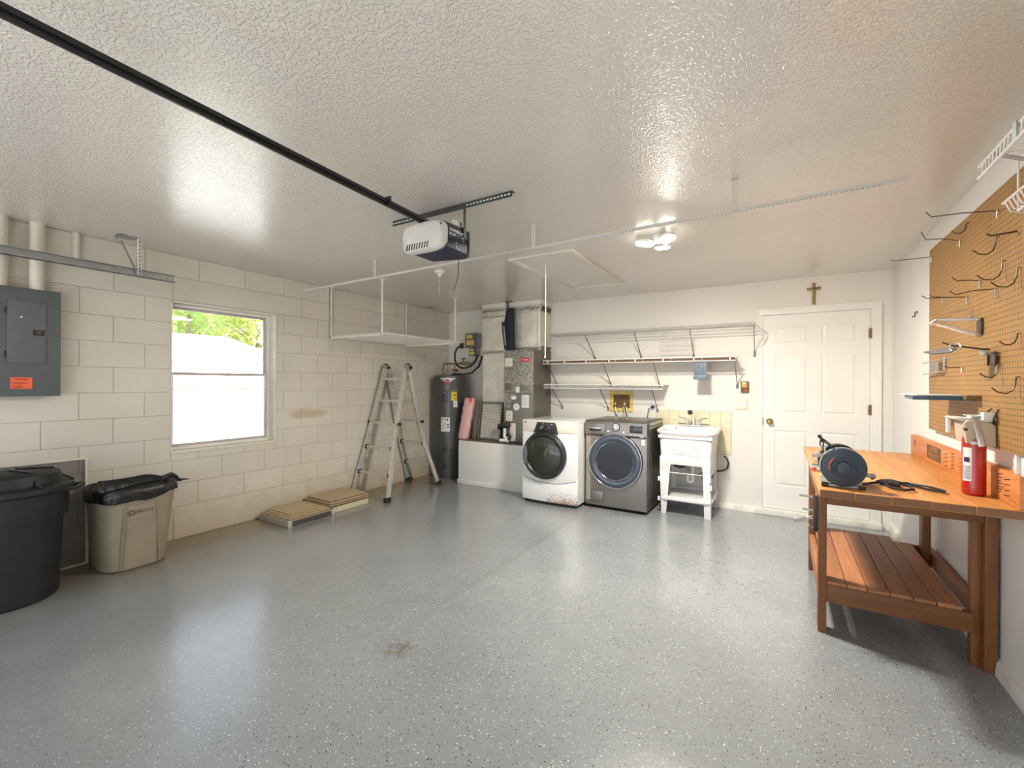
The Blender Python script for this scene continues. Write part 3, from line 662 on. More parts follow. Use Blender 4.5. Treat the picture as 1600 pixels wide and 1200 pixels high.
kt = MB()
for k in range(7):
    a = rd.uniform(-1, 1); kt.tube([(-4.26+.03*a, 1.56, .572), (-4.25+.05*a, 1.59+.02*abs(a), .590+.012*a), (-4.23+.07*a, 1.62, .570+.02*a), (-4.22+.06*a, 1.63+.03*abs(a), .545)], [.018, .022, .014, .004], 7)
kt.tube([(-4.24, 1.60, .57), (-4.22, 1.67, .55), (-4.21, 1.73, .545)], [.014, .01, .004], 6)
build('bag_knot', kt, 'bag', bb)

# ------------------------------------------------------------------ stacks of floor panels
def stack(x0, x1, y0, y1, spec, boxm, label, h, endm):
    t = thing('panel_carton', ((x0+x1)/2, (y0+y1)/2, 0), label, 'carton', 'cartons of floor panels by the block wall')
    build('carton_tray', frame_tray(x0, x1, y0, y1, h), boxm, t, bevel=.002)
    e = MB().box(x1, y0+.035, .006, x1+.0015, y1-.03, h-.006); build('carton_print', e, endm, t, smooth=0)
    z = .012
    for i, (a, b_, c_, d_, th) in enumerate(spec):
        build('floor_panel', MB().box(x0+a, y0+b_, z, x1-c_, y1-d_, z+th*.45), 'tile_dark', t, smooth=0)
        build('floor_panel', MB().box(x0+a, y0+b_, z+th*.45, x1-c_, y1-d_, z+th), 'tile_board', t, smooth=0)
        z += th
    return t
def frame_tray(x0, x1, y0, y1, h):
    t = .006
    return MB().box(x0, y0, 0, x1, y1, .008).box(x0, y0, .008, x0+t, y1, h).box(x1-t, y0, .008, x1, y1, h).box(x0+t, y0, .008, x1-t, y0+t, h).box(x0+t, y1-t, .008, x1-t, y1, h)
t_ = stack(-4.375, -3.885, 2.405, 2.885, [(.01, .01, .01, .01, .050), (.008, .03, .035, .012, .009), (.008, .055, .07, .012, .009), (.008, .085, .115, .06, .009)], 'box_grey', 'low grey carton of stepped floor panels nearest the bins', .062, 'box_print')
build('corner_guard', MB().box(-3.893, 2.398, 0, -3.880, 2.425, .064).box(-3.893, 2.868, 0, -3.880, 2.888, .064), 'foil_tape', t_, bevel=.002)
t_ = stack(-4.36, -3.955, 2.925, 3.385, [(.01, .01, .006, .01, .054), (-.01, -.035, -.012, .0, .022), (-.01, -.033, -.006, .0, .022), (.0, -.02, .012, .02, .022)], 'box_cream', 'taller pale carton of dark edged floor panels beside the ladder', .058, 'box_cream')

# ------------------------------------------------------------------ articulated ladder
la = thing('folding_ladder', (-4.1, 4.0, 0), 'scuffed aluminium multi position ladder standing open by the water heater', 'ladder')
hz = 1.53
AL = [(-4.355, 3.985, hz), (-4.362, 3.78, .86), (-4.368, 3.69, .56), (-4.385, 3.60, .28), (-4.398, 3.52, .0)]
AR = [(-3.985, 3.985, hz), (-3.925, 3.78, .86), (-3.895, 3.69, .56), (-3.835, 3.60, .28), (-3.80, 3.52, .0)]
BL = [(-4.355, 4.03, hz), (-4.362, 4.20, .86), (-4.368, 4.28, .56), (-4.385, 4.37, .28), (-4.392, 4.45, .0)]
BR = [(-3.985, 4.03, hz), (-3.955, 4.20, .86), (-3.945, 4.28, .56), (-3.915, 4.39, .28), (-3.895, 4.50, .0)]
for P in (AL, AR, BL, BR):
    build('side_rail', MB().path(P, .026, .055, (1, 0, 0)), 'ladder', la, bevel=.003)
    o_ = P[0][0] < -4.2
    up = MB().path([P[0], P[1], Vector(P[1]).lerp(Vector(P[2]), .5)], .022, .05, (1, 0, 0))
    for i in range(len(up.v)): up.v[i] = (up.v[i][0]+(.0235 if o_ else -.0235), up.v[i][1], up.v[i][2])
    build('inner_rail', up, 'ladder', la, bevel=.002)
    x, y, z = P[-1]
    build('foot', MB().box(x-.022, y-.040, 0, x+.022, y+.040, .052), 'dark_rubber', la, bevel=.006)
for (Lr, Rr) in ((AL, AR), (BL, BR)):
    for z, th in ((1.40, .034), (1.13, .034), (.86, .034), (.57, .030), (.28, .030)):
        def at(P):
            for a, b_ in zip(P, P[1:]):
                if b_[2] <= z <= a[2]: return Vector(a).lerp(Vector(b_), (a[2]-z)/(a[2]-b_[2]))
        p0, p1 = at(Lr), at(Rr)
        r_ = build('rung', MB().bar(p0, p1, .034, th), 'ladder', la, bevel=.004)
        if z < .9:
            cp = MB()
            for q, s_ in ((p0, 1), (p1, -1)): cp.box(q.x+s_*.018-.014, q.y-.024, q.z-.024, q.x+s_*.018+.014, q.y+.024, q.z+.024)
            build('rung_cap', cp, 'dark_rubber', r_, bevel=.004)
for P in (AR, AL, BR):
    q = Vector(P[1]); s_ = 1 if P is not AL else -1
    build('lock_knob', MB().lathe([(.010, 0), (.016, .02), (.020, .045), (.012, .055)], (q.x+s_*.014, q.y, q.z), 'x', 12, 1, 1) if s_ > 0 else MB().lathe([(.012, -.05), (.020, -.04), (.010, 0)], (q.x-.014, q.y, q.z), 'x', 12), 'dark_rubber', la)
for x in (-4.365, -3.975):
    build('hinge', MB().lathe([(.030, -.02), (.046, -.016), (.046, .016), (.030, .02)], (x, 4.007, hz+.012), 'x', 20), 'galv', la)
    build('hinge_lock', MB().cyl((x+.02, 4.03, hz+.015), .020, .02, 'x', 12).box(x-.02, 3.99, hz+.045, x+.02, 4.03, hz+.066), 'dark_rubber', la)
st = MB()
for P in (AR, BR):
    for i in range(16):
        t = .30+.04*i+random.uniform(-.01, .01); a, b_ = Vector(P[1]), Vector(P[4]); q = a.lerp(b_, t)
# ladder scuffs are in the metal's material

# ------------------------------------------------------------------ overhead rack
rk = thing('overhead_rack', (-4.0, 3.8, 1.87), 'white wire storage rack hung from the ceiling over the ladder', 'ceiling rack')
RX0, RX1, RY0, RY1, RZ = -4.405, -3.565, 3.22, 4.46, 1.875
for x, y in ((RX1, 3.215), (RX1, 4.42), (RX0+.004, 3.215), (RX0+.004, 4.40)):
    p_ = build('post', MB().box(x-.014, y-.0025, RZ-.02, x+.014, y+.0025, H-.004).box(x-.014, y-.0025, RZ-.02, x-.0105, y+.022, H-.004), 'white_metal', rk, smooth=0)
    ph = MB()
    for i in range(5): ph.cyl((x, y-.004, RZ+.14+.03*i+(.25 if i > 2 else 0)), .004, .0015, 'y', 8)
    build('punched_hole', ph, 'ink', p_, kind='stuff', smooth=0)
    build('ceiling_plate', MB().box(x-.028, y-.012, H-.006, x+.028, y+.026, H-.0), 'white_metal', rk, smooth=0)
    build('bolt', MB().cyl((x, y-.012, RZ-.004), .009, .010, 'y', 8), 'galv', rk)
for y in (RY0, RY1-.04): build('cross_beam', MB().box(RX0, y-.003, RZ-.024, RX1, y+.003, RZ), 'white_metal', rk, smooth=0)
for x in (RX0+.004, RX1-.004): build('side_rod', MB().tube([(x, RY0-.02, RZ+.004), (x, RY1+.10, RZ+.004)], .006, 6), 'white_metal', rk)
g = MB()
n = 26
for i in range(n+1):
    y = RY0+(RY1+.08-RY0)*i/n; g.tube([(RX0, y, RZ+.010), (RX1+.02, y, RZ+.010)], .0021, 4)
build('deck_wires', g, 'wire_white', rk, kind='stuff')
g = MB()
for i in range(1, 8):
    x = RX0+(RX1-RX0)*i/8; g.tube([(x, RY0, RZ+.005), (x, RY1+.08, RZ+.005)], .0028, 4)
build('long_wires', g, 'wire_white', rk, kind='stuff')

# ------------------------------------------------------------------ garage door opener, rails, ceiling things
op = thing('garage_door_opener', (-1.79, 2.04, 2.10), 'grey and navy garage door opener hung from the ceiling', 'door opener')
OX0, OX1, OY0, OY1, OZ0, OZ1 = -1.945, -1.625, 1.935, 2.155, 2.115, 2.285
build('housing', MB().prism([(OX0+.03, OZ0+.02), (OX1-.03, OZ0-.0), (OX1, OZ0+.02), (OX1, OZ1-.02), (OX1-.02, OZ1), (OX0+.03, OZ1), (OX0, OZ1-.03), (OX0, OZ0+.05)], 'y', OY0, OY1), 'navy', op, bevel=.006)
rings = []
for k, (yy, s_) in enumerate(((OY0+.006, 1.03), (OY0-.010, 1.03), (OY0-.026, .97), (OY0-.040, .86), (OY0-.046, .70))):
    cx_, cz_ = (OX0+OX1)/2, (OZ0+OZ1)/2+.006
    rings.append([(x, yy, z+(.0 if k < 3 else .004)) for x, _, z in [(a, 0, b_) for a, b_ in [(cx_+(p_[0])*s_, cz_+(p_[1])*s_) for p_ in [((OX1-OX0)/2*math.copysign(abs(math.cos(t))**.45, math.cos(t)), (OZ1-OZ0)/2*math.copysign(abs(math.sin(t))**.5, math.sin(t))) for t in [2*math.pi*q/36 for q in range(36)]]]]])
build('light_cover', MB().loft(rings), 'lens', op, smooth=50, label='frosted grey curved lamp cover')
vs = MB()
for i in range(9):
    x = OX0+.062+i*.020; vs.bar((x-.012, OY0-.036, OZ0+.022), (x+.004, OY0-.044, OZ0+.050), .006, .014, (0, 1, 0))
build('vent_slot', vs, 'ink', op, smooth=0)
build('lamp_socket_hole', MB().lathe([(.016, -.003), (.016, .0)], (OX1-.03, OY0-.030, OZ1-.030), 'y', 12, 1.2, .7), 'ink', op)
build('side_trim', MB().box(OX1, OY1-.022, OZ0+.008, OX1+.004, OY1-.006, OZ1-.01), 'black_gloss', op)
text('CHAMBERLAIN', .021, (OX1+.002, OY0+.092, OZ1-.045), (R(90), 0, R(90)), 'paper', op, sx=.95)
text('1/2 HP', .022, (OX1+.002, OY0+.050, OZ1-.070), (R(90), 0, R(90)), 'paper', op, sx=.95)
wm = MB().tube([(OX1+.002, OY0+.11+.022*math.cos(t), OZ0+.045+.02*math.sin(t)) for t in [R(q) for q in range(180, 340, 20)]], .0012, 4)
for q in ((.145, .10), (.15, .085), (.085, .058)): wm.box(OX1, OY0+q[0], OZ0+q[1], OX1+.0015, OY0+q[0]+.010, OZ0+q[1]+.005)
build('printed_mark', wm, 'paper', op)
build('hanger_strap', MB().box(OX1+.004, 2.085, OZ1-.06, OX1+.008, 2.105, H-.04).box(OX1-.06, 2.085, OZ1-.004, OX1+.008, 2.105, OZ1+.0), 'dark_metal', op, smooth=0)
hp = MB().box(OX1-.012, 1.99, OZ1-.002, OX1-.008, 2.10, OZ1+.026)
build('mounting_flange', hp, 'galv', op, smooth=0)
build('flange_hole', MB().cyl((OX1-.0075, 2.01, OZ1+.012), .005, .001, 'x', 8).cyl((OX1-.0075, 2.035, OZ1+.012), .005, .001, 'x', 8).cyl((OX1-.0075, 2.06, OZ1+.012), .005, .001, 'x', 8), 'paper', op, smooth=0)
build('hanger_strap', MB().box(OX0-.008, 2.085, OZ1-.06, OX0-.004, 2.105, H-.04), 'dark_metal', op, smooth=0)
build('antenna_wire', MB().tube([(-1.70, 2.14, 2.115), (-1.70, 2.14, 2.06), (-1.71, 2.15, 2.02), (-1.745, 2.17, 1.97), (-1.775, 2.18, 1.945)], .0022, 6), 'ink', op)
rl = thing('opener_rail', (-1.7, 0, 2.30), 'long black rail running from the door opener toward the camera', 'rail')
build('rail_beam', MB().bar((-1.790, 2.02, 2.305), (-1.575, YF+.05, 2.305), .030, .016).bar((-1.790, 2.02, 2.297), (-1.575, YF+.05, 2.297), .010, .034), 'rail_black', rl)
ch = MB()
for i in range(230):
    t = i/230; x = -1.786+(.2)*t; y = 1.95-3.8*t; ch.box(x-.0165, y-.006, 2.287, x-.0125, y+.004, 2.293)
build('drive_chain', ch, 'steel', rl, kind='stuff', smooth=0)
build('rail_joint', MB().box(-1.785, 1.62, 2.288, -1.742, 1.63, 2.33), 'rail_black', rl)
oa = thing('opener_hanger', (-1.76, 2.13, H-.03), 'dark perforated angle iron on the ceiling above the door opener', 'angle iron')
build('angle_iron', MB().box(-2.235, 2.105, H-.004, -1.295, 2.135, H).box(-2.235, 2.105, H-.034, -1.295, 2.108, H-.004), 'dark_metal', oa, smooth=0)
ph = MB()
for i in range(38):
    x = -2.22+.0245*i
    if not -2.0 < x < -1.62: ph.box(x-.007, 2.1035, H-.021, x+.007, 2.1048, H-.014)
build('slotted_hole', ph, 'paper', oa, kind='stuff', smooth=0)
# second (painted) angle
wr = thing('painted_angle_rail', (-1.8, 2.64, 2.29), 'long white perforated angle hung below the ceiling across the room', 'rail')
def ry(x): return 2.70-.022*(x+4.1)
RZ2 = 2.29
build('rail_angle', MB().bar((-4.14, ry(-4.14), RZ2-.009), (.485, ry(.485), RZ2-.009), .003, .018).bar((-4.14, ry(-4.14)+.012, RZ2), (.485, ry(.485)+.012, RZ2), .026, .003), 'rail_paint', wr, smooth=0)
ph = MB()
for i in range(150):
    x = -2.6+.02*i; ph.box(x-.003, ry(x)-.0028, RZ2-.020, x+.003, ry(x)-.0016, RZ2-.012)
build('punched_hole', ph, 'galv', wr, kind='stuff', smooth=0)
for x, z1, w_ in ((-.215, H, .030), (-1.443, H, .024), (-3.043, H, .020)):
    y = ry(x)
    b_ = build('hanger', MB().box(x-w_/2, y-.018, RZ2-.012, x+w_/2, y-.014, z1).box(x-w_/2, y-.05, z1-.004, x+w_/2, y-.014, z1), 'rail_paint', wr, smooth=0)
# attic hatch
ah = thing('attic_hatch', (-1.74, 3.94, H), 'white attic hatch in the ceiling with a raised frame', 'hatch')
hx0, hx1, hy0, hy1 = -2.045, -1.435, 3.255, 4.645
f_ = MB(); t = .05
f_.box(hx0, hy0, H-.016, hx1, hy0+t, H).box(hx0, hy1-t, H-.016, hx1, hy1, H).box(hx0, hy0+t, H-.016, hx0+t, hy1-t, H).box(hx1-t, hy0+t, H-.016, hx1, hy1-t, H)
build('hatch_frame', f_, 'hatch', ah, bevel=.004)
build('hatch_panel', MB().box(hx0+t+.004, hy0+t+.004, H-.007, hx1-t-.004, hy1-t-.004, H), 'hatch', ah, smooth=0)
build('gap', MB().box(hx0+t, hy0+t, H-.002, hx1-t, hy1-t, H-.0005), 'ink', ah, smooth=0)
build('screw', MB().cyl((-1.93, 3.37, H-.009), .008, .003, 'z', 8), 'galv', ah)
tag(build('pull_cord', MB().tube([(-1.825, 3.556, H-.006), (-1.823, 3.556, 2.0), (-1.826, 3.556, 1.60)], .0042, 6).lathe([(.003, 1.585), (.008, 1.59), (.006, 1.61)], (-1.826, 3.556, 0), 'z', 8), 'cable'), 'thin white pull cord hanging from the attic hatch', 'cord')
# ceiling lamp
lp = thing('ceiling_lamp', (-.768, 3.30, H), 'lit three lobed LED lamp on the ceiling', 'lamp')
build('lamp_base', MB().lathe([(.055, 0), (.055, -.02), (.045, -.045), (.038, -.07), (.0, -.075)], (-.768, 3.30, H), 'z', 24), 'white_plastic', lp)
for ang, tilt in ((200, -14), (-45, -14), (88, -10)):
    a = R(ang); d = Vector((math.cos(a), math.sin(a), 0)); s_ = Vector((-d.y, d.x, 0)); up = Vector((0, 0, 1)); dd = d*math.cos(R(tilt))+up*math.sin(R(-tilt))*.6; nn = dd.cross(s_).normalized()
    if nn.z > 0: nn = -nn
    c0 = Vector((-.768, 3.30, H-.070))+dd*.105; pts = []
    for k in range(20):
        t = 2*math.pi*k/20; pts.append(c0+dd*.062*math.copysign(abs(math.cos(t))**.7, math.cos(t))+s_*.050*math.copysign(abs(math.sin(t))**.7, math.sin(t)))
    lb = build('lamp_lobe', MB().loft([[q-nn*.020 for q in pts], [q-nn*.002 for q in pts]]), 'white_plastic', lp)
    build('led_lens', MB().loft([[q-nn*.001 for q in pts], [q+nn*.006 for q in pts]]), 'led', lb)
    l = bpy.data.lights.new('led_light', 'AREA'); l.shape = 'DISK'; l.size = .11; l.energy = LAMP_POWER/3; l.color = (1, .94, .84)
    o = bpy.data.objects.new('led_light', l); col.objects.link(o); o.location = c0+nn*.012; o.rotation_euler = (-nn).to_track_quat('Z', 'Y').to_euler()
# small fixtures on the ceiling
hk_ = thing('ceiling_socket', (-2.839, 3.282, H), 'small white pull chain socket on the ceiling behind the opener', 'socket')
build('socket_base', MB().lathe([(.050, 0), (.048, -.012), (.022, -.024), (.018, -.05), (.0, -.052)], (-2.839, 3.282, H), 'z', 20), 'white_plastic', hk_)
g = MB()
for i in range(9): g.lathe([(0, -.006), (.006, -.003), (.006, .003), (0, .006)], (-2.835, 3.275, H-.07-.022*i), 'z', 6)
build('pull_chain', g, 'white_plastic', hk_, kind='stuff')
tag(build('ceiling_hook', MB().box(-4.33, 4.74, H-.006, -4.25, 4.77, H).tube([(-4.29, 4.755, H-.004), (-4.29, 4.755, H-.03), (-4.27, 4.755, H-.04)], .004, 6), 'bronze'), 'small dark hook plate on the ceiling above the water heater', 'hook')

# ------------------------------------------------------------------ water heater
HC = (-4.135, 5.04); HR = .243
wh = thing('water_heater', (HC[0], HC[1], 0), 'tall charcoal electric water heater in the back left corner', 'water heater')
build('jacket', MB().lathe([(HR, .42), (HR, 1.452), (HR-.012, 1.462), (HR-.10, 1.468), (0, 1.470)], (*HC, 0), 'z', 56), 'heater', wh, smooth=30)
build('lower_jacket', MB().lathe([(HR-.012, 0), (HR-.012, .03), (HR+.002, .032), (HR+.002, .42), (HR-.01, .424)], (*HC, 0), 'z', 56), 'heater_d', wh, smooth=30)
A0 = -50.9
build('energy_label', MB().patch(HC, HR, A0+2, A0+21, 1.105, 1.245), 'yellow', wh, smooth=20, label='yellow energy label')
build('data_label', MB().patch(HC, HR, A0+9, A0+23, 1.012, 1.100), 'paper', wh, smooth=20, label='small white data label')
build('instruction_label', MB().patch(HC, HR, A0-33, A0-2, .668, .868), 'paper', wh, smooth=20, label='large white instruction sticker')
pl = MB().patch(HC, HR+.0016, A0+3, A0+20, 1.228, 1.240)
for a, b_, z0, z1 in ((5, 10, 1.19, 1.197), (11, 18, 1.175, 1.192), (5, 12, 1.16, 1.165), (12, 18, 1.125, 1.140), (5, 9, 1.14, 1.145), (10, 21, 1.05, 1.054), (10, 22, 1.036, 1.039), (10, 22, 1.07, 1.073),
    (-30, -26, .83, .85), (-20, -16, .83, .85), (-12, -8, .82, .85), (-31, -16, .79, .793), (-31, -14, .775, .778), (-31, -16, .755, .758), (-31, -15, .735, .738), (-31, -17, .715, .718), (-31, -16, .695, .698), (-13, -5, .76, .775), (-12, -5, .725, .737)):
    pl.patch(HC, HR+.0016, A0+a, A0+b_, z0, z1, 3)
build('printed_lines', pl, 'ink', wh, smooth=0)
cv = MB()
for i, (a, zz) in enumerate(((-36, 0), (-22, -.012), (-12, -.028), (0, -.012), (14, 0))): pass
cv.patch(HC, HR, A0-36, A0+15, 1.408, 1.425, 10, .004).patch(HC, HR, A0-28, A0+7, 1.385, 1.408, 8, .004).patch(HC, HR, A0-20, A0-1, 1.365, 1.385, 6, .004)
build('badge', cv, 'silver', wh, smooth=20, label='silver chevron badge')
e = Vector((math.cos(R(A0-11)), math.sin(R(A0-11)), 0)); q = Vector((HC[0], HC[1], 1.378))+e*(HR+.001); s_ = Vector((-e.y, e.x, 0))
cb = MB().loft([[q+e*t+s_*.034*math.cos(k*math.pi/12)+Vector((0, 0, .034*math.sin(k*math.pi/12))) for k in range(24)] for t in (0, .008)])
build('round_emblem', cb, 'red_badge', wh)
text('Rheem', .020, q+e*.0095, (R(90), 0, R(A0-11+90)), 'paper', wh)
for z0, z1 in ((1.08, 1.24), (.40, .60)):
    a = A0-18
    build('access_cover', MB().patch(HC, HR, a-8, a+8, z0, z1, 5, .008), 'heater_d', wh, bevel=.003)
build('thermostat_lamp', MB().patch(HC, HR+.006, A0-20, A0-17, 1.21, 1.222, 2, .004), 'paper', wh)
build('drain_valve', MB().lathe([(.018, 0), (.018, .03), (.010, .034), (.010, .06)], (HC[0]+math.cos(R(A0-16))*(HR-.01), HC[1]+math.sin(R(A0-16))*(HR-.01)-.05, .17), 'y', 12), 'heater_d', wh)
px, py = -4.235, 4.99
tag(build('copper_pipe', MB().tube([(px, py, 1.465), (px, py, 1.615), (px+.01, py, 1.630), (px+.03, py+.01, 1.636), (-4.00, 5.04, 1.636), (-3.99, 5.06, 1.64), (-3.985, YB, 1.64)], .011, 8).cyl((px, py, 1.468), .02, .03, 'z', 10), 'copper'), 'copper pipe rising from the left of the water heater', 'pipe')
vp = thing('valve_pipe', (-4.02, 4.98, 1.468), 'copper pipe with shutoff valve above the water heater', 'pipe')
build('riser', MB().tube([(-4.02, 4.98, 1.465), (-4.02, 4.98, 1.63)], .012, 8).tube([(-4.05, 4.98, 1.545), (-3.96, 4.98, 1.535)], .018, 8).cyl((-4.02, 4.98, 1.468), .022, .03, 'z', 10), 'copper', vp)
build('valve_body', MB().tube([(-3.97, 5.04, 1.640), (-3.90, 5.10, 1.640), (-3.86, 5.14, 1.628)], [.020, .028, .018], 10).tube([(-3.93, 5.07, 1.64), (-3.93, 5.07, 1.70)], .009, 8), 'bronze', vp)
build('valve_handle', MB().lathe([(.032, 1.700), (.034, 1.706), (.030, 1.712)], (-3.93, 5.07, 0), 'z', 14), 'dark_rubber', vp)
def arc(p0, p1, sag, n=12, out=(0, 0, 0)):
    p0, p1 = Vector(p0), Vector(p1); r = []
    for i in range(n+1):
        t = i/n; q = p0.lerp(p1, t); k = math.sin(t*math.pi); r.append(q+Vector(out)*k-Vector((0, 0, sag*k)))
    return r
hs = thing('conduit_hose', (-4.05, 5.2, 1.6), 'dark flexible hose curving from the rack corner to the wall switch', 'hose')
build('hose_tube', MB().tube([(-4.075, 5.20, 1.905), (-4.13, 5.18, 1.88), (-4.165, 5.17, 1.80), (-4.15, 5.15, 1.70), (-4.09, 5.12, 1.62), (-4.0, 5.10, 1.575), (-3.93, 5.12, 1.572), (-3.86, 5.17, 1.61), (-3.825, 5.22, 1.68), (-3.82, 5.27, 1.77)], .015, 8), 'dark_rubber', hs)
build('elbow_box', MB().box(-4.095, 5.185, 1.87, -4.045, 5.225, 1.95), 'dark_metal', hs, bevel=.004)
tag(build('flexible_conduit', MB().tube([(-4.06, 4.96, 1.475), (-3.98, 4.97, 1.482), (-3.88, 5.02, 1.478), (-3.80, 5.10, 1.50), (-3.745, 5.2, 1.60), (-3.735, 5.27, 1.75)], .014, 8), 'dark_rubber'), 'dark cable conduit from the heater top up to the small wall box', 'conduit')
for nm, x0, x1, z0, z1, lb in (('disconnect_box', -4.015, -3.80, 1.885, 2.085, 'larger grey electrical box with yellow labels above the water heater'), ('junction_box', -3.94, -3.82, 1.755, 1.868, 'smaller grey electrical box with a yellow label below the larger one')):
    jb = thing(nm, ((x0+x1)/2, YB, z0), lb, 'electrical box')
    build('box_body', MB().box(x0, YB-.11, z0, x1, YB, z1), 'galv', jb, bevel=.004)
    build('box_cover', MB().box(x0-.003, YB-.118, z0-.003, x1+.003, YB-.11, z1+.003), 'slate2', jb, bevel=.002)
    w_ = x1-x0
    build('sticker', MB().box(x0+.1*w_, YB-.1195, z0+.62*(z1-z0), x0+.62*w_, YB-.118, z0+.92*(z1-z0)).box(x0+.1*w_, YB-.1195, z0+.15*(z1-z0), x0+.75*w_, YB-.118, z0+.52*(z1-z0)), 'yellow_plastic', jb, smooth=0, label='yellow warning sticker')

# ------------------------------------------------------------------ plinth, ducts, air handler
PX0, PX1, PY0, PZ = -3.728, -2.62, 4.715, .592
pt = thing('air_return_box', ((PX0+PX1)/2, 5.0, 0), 'white boxed plinth below the air handler', 'plinth')
build('box_body', MB().box(PX0, PY0, 0, PX1, YB-.001, PZ-.012), 'wallback', pt, bevel=.004)
build('box_top', MB().box(PX0, PY0, PZ-.012, PX1, YB-.001, PZ), 'cabinet_side', pt, smooth=0, label='grimy dark top board')
build('skirting', MB().box(PX0-.012, PY0-.014, 0, PX1, PY0, .058).box(PX0-.012, PY0-.014, 0, PX0, YB-.001, .058), 'curb', pt, bevel=.005)
def wavy_band(b_, x0, x1, y, z, h, seed):
    rdd = random.Random(seed); n = int((x1-x0)/.022)
    for i in range(n):
        a = x0+(x1-x0)*i/n; dz = rdd.uniform(-.5, .5)*h
        b_.bar((a-.004, y-.004, z-h*.35+dz*.5), (a+.03, y-.004-rdd.uniform(0, .004), z+h*.35+dz*.5), .004, rdd.uniform(.004, .011), (0, 1, 0))
    return b_
d1 = thing('return_duct', (-3.36, 5.17, PZ), 'foil wrapped square duct left of the air handler', 'duct')
DX = (-3.548, -3.175); DY = 5.01
build('duct_body', MB().box(DX[0], DY, PZ, DX[1], YB-.001, H-.001), 'foil', d1, bevel=.012, seg=3)
build('plaster_collar', MB().box(DX[0]-.004, DY-.006, H-.05, DX[1]+.004, YB-.001, H-.0005), 'wallback', d1, bevel=.003)
for z0, z1 in ((2.27, 2.385), (1.745, 1.805)): build('tape_band', MB().box(DX[0]-.003, DY-.004, z0, DX[1]+.003, YB-.002, z1), 'foil_tape', d1, bevel=.004)
b_ = wavy_band(MB(), DX[0], DX[1], DY-.002, 2.345, .03, 1); wavy_band(b_, DX[0], DX[1], DY-.002, 1.775, .035, 4); wavy_band(b_, DX[0], DX[1], DY, 2.26, .01, 8)
build('tape_wrinkles', b_, 'tile_dark', d1, kind='stuff', smooth=0)
AX0, AX1, AY0, AZ1 = -3.088, -2.650, 4.85, 1.782
d2 = thing('supply_duct', (-2.88, 5.18, AZ1), 'foil wrapped square duct rising from the air handler to the ceiling', 'duct')
SX = (-3.135, -2.66); SY = 5.035
build('duct_body', MB().box(SX[0], SY, AZ1, SX[1], YB-.001, H-.001), 'foil', d2, bevel=.014, seg=3)
build('plaster_collar', MB().box(SX[0]-.004, SY-.008, H-.055, SX[1]+.020, YB-.001, H-.0005), 'wallback', d2, bevel=.003)
build('seam_flap', MB().add([(SX[0]+.10, SY-.004, 2.36), (SX[0]+.02, SY-.012, 2.05), (SX[0]+.13, SY-.016, 1.80), (SX[0]+.145, SY-.004, 1.80), (SX[0]+.13, SY-.004, 2.36)], [(0, 1, 2, 3, 4)]), 'foil_tape', d2)
for q in ((SX[0]-.003, SY-.004, 2.28, SX[1]+.003, YB-.002, 2.375), (SX[0]-.003, SY-.004, AZ1, SX[1]+.004, YB-.002, AZ1+.06), (SX[1]-.045, SY-.005, AZ1+.06, SX[1]-.03, SY, 2.28)): build('tape_band', MB().box(*q), 'foil_tape', d2, bevel=.004)
b_ = wavy_band(MB(), SX[0], SX[1], SY-.002, 2.33, .05, 2); wavy_band(b_, SX[0], SX[1], SY-.002, AZ1+.03, .03, 5)
rdd = random.Random(9)
for i in range(22): z = AZ1+.08+.022*i; b_.bar((SX[0]+.16, SY-.002, z), (SX[0]+.16+rdd.uniform(.02, .05), SY-.004, z+rdd.uniform(-.01, .02)), .003, .005, (0, 1, 0)) if rdd.random() < .8 else None
for zz, hh in ((2.33, .06), (AZ1+.03, .06)):
    for i in range(14):
        y = SY+.02+.02*i; b_.bar((SX[1]+.004, y, zz-hh/2), (SX[1]+.005, y+.03, zz+hh/2), .004, .007, (1, 0, 0))
build('tape_wrinkles', b_, 'tile_dark', d2, kind='stuff', smooth=0)
ac = thing('air_handler', (-2.87, 5.1, PZ), 'worn grey metal air handler cabinet standing on the plinth', 'air handler')
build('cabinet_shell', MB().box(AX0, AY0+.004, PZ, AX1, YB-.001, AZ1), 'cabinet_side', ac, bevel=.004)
build('upper_panel', MB().box(AX0+.002, AY0-.004, 1.232, AX1-.003, AY0+.006, AZ1-.004), 'mottled', ac, bevel=.002)
build('lower_panel', MB().box(AX0+.002, AY0-.004, PZ+.01, AX1-.003, AY0+.006, 1.226), 'cabinet_grey', ac, bevel=.002)
yf = AY0-.005
build('paper_label', MB().box(-3.072, yf, 1.572, -2.958, yf+.002, 1.682), 'bisque', ac, smooth=0)
build('corroded_patch', MB().box(-3.083, yf, 1.042, -2.985, yf+.002, 1.222).box(-2.985, yf, 1.16, -2.90, yf+.002, 1.222), 'mottled', ac, smooth=0)
build('fuse_cover', MB().box(-3.068, yf-.008, 1.268, -2.975, yf+.002, 1.352), 'cabinet_side', ac, bevel=.003)
build('switch_plate', MB().box(-2.905, yf-.006, 1.236, -2.850, yf+.002, 1.312), 'white_plastic', ac, bevel=.002)
build('louvre_vent', MB().box(-2.835, yf-.006, 1.262, -2.74, yf+.002, 1.275).box(-2.835, yf-.006, 1.287, -2.74, yf+.002, 1.30).box(-2.835, yf-.006, 1.312, -2.74, yf+.002, 1.325), 'cabinet_grey', ac, bevel=.002)
build('brand_badge', MB().box(-2.826, yf-.004, 1.628, -2.712, yf+.002, 1.682), 'red_badge', ac, bevel=.004)
text('bryant', .034, (-2.769, yf-.005, 1.656), (R(90), 0, 0), 'paper', ac)
build('service_label', MB().box(-2.818, yf, 1.045, -2.712, yf+.002, 1.208), 'paper', ac, smooth=0)
ruled(ac, 'y', yf, -2.808, -2.722, 1.06, 1.19, 8, h=.0022)
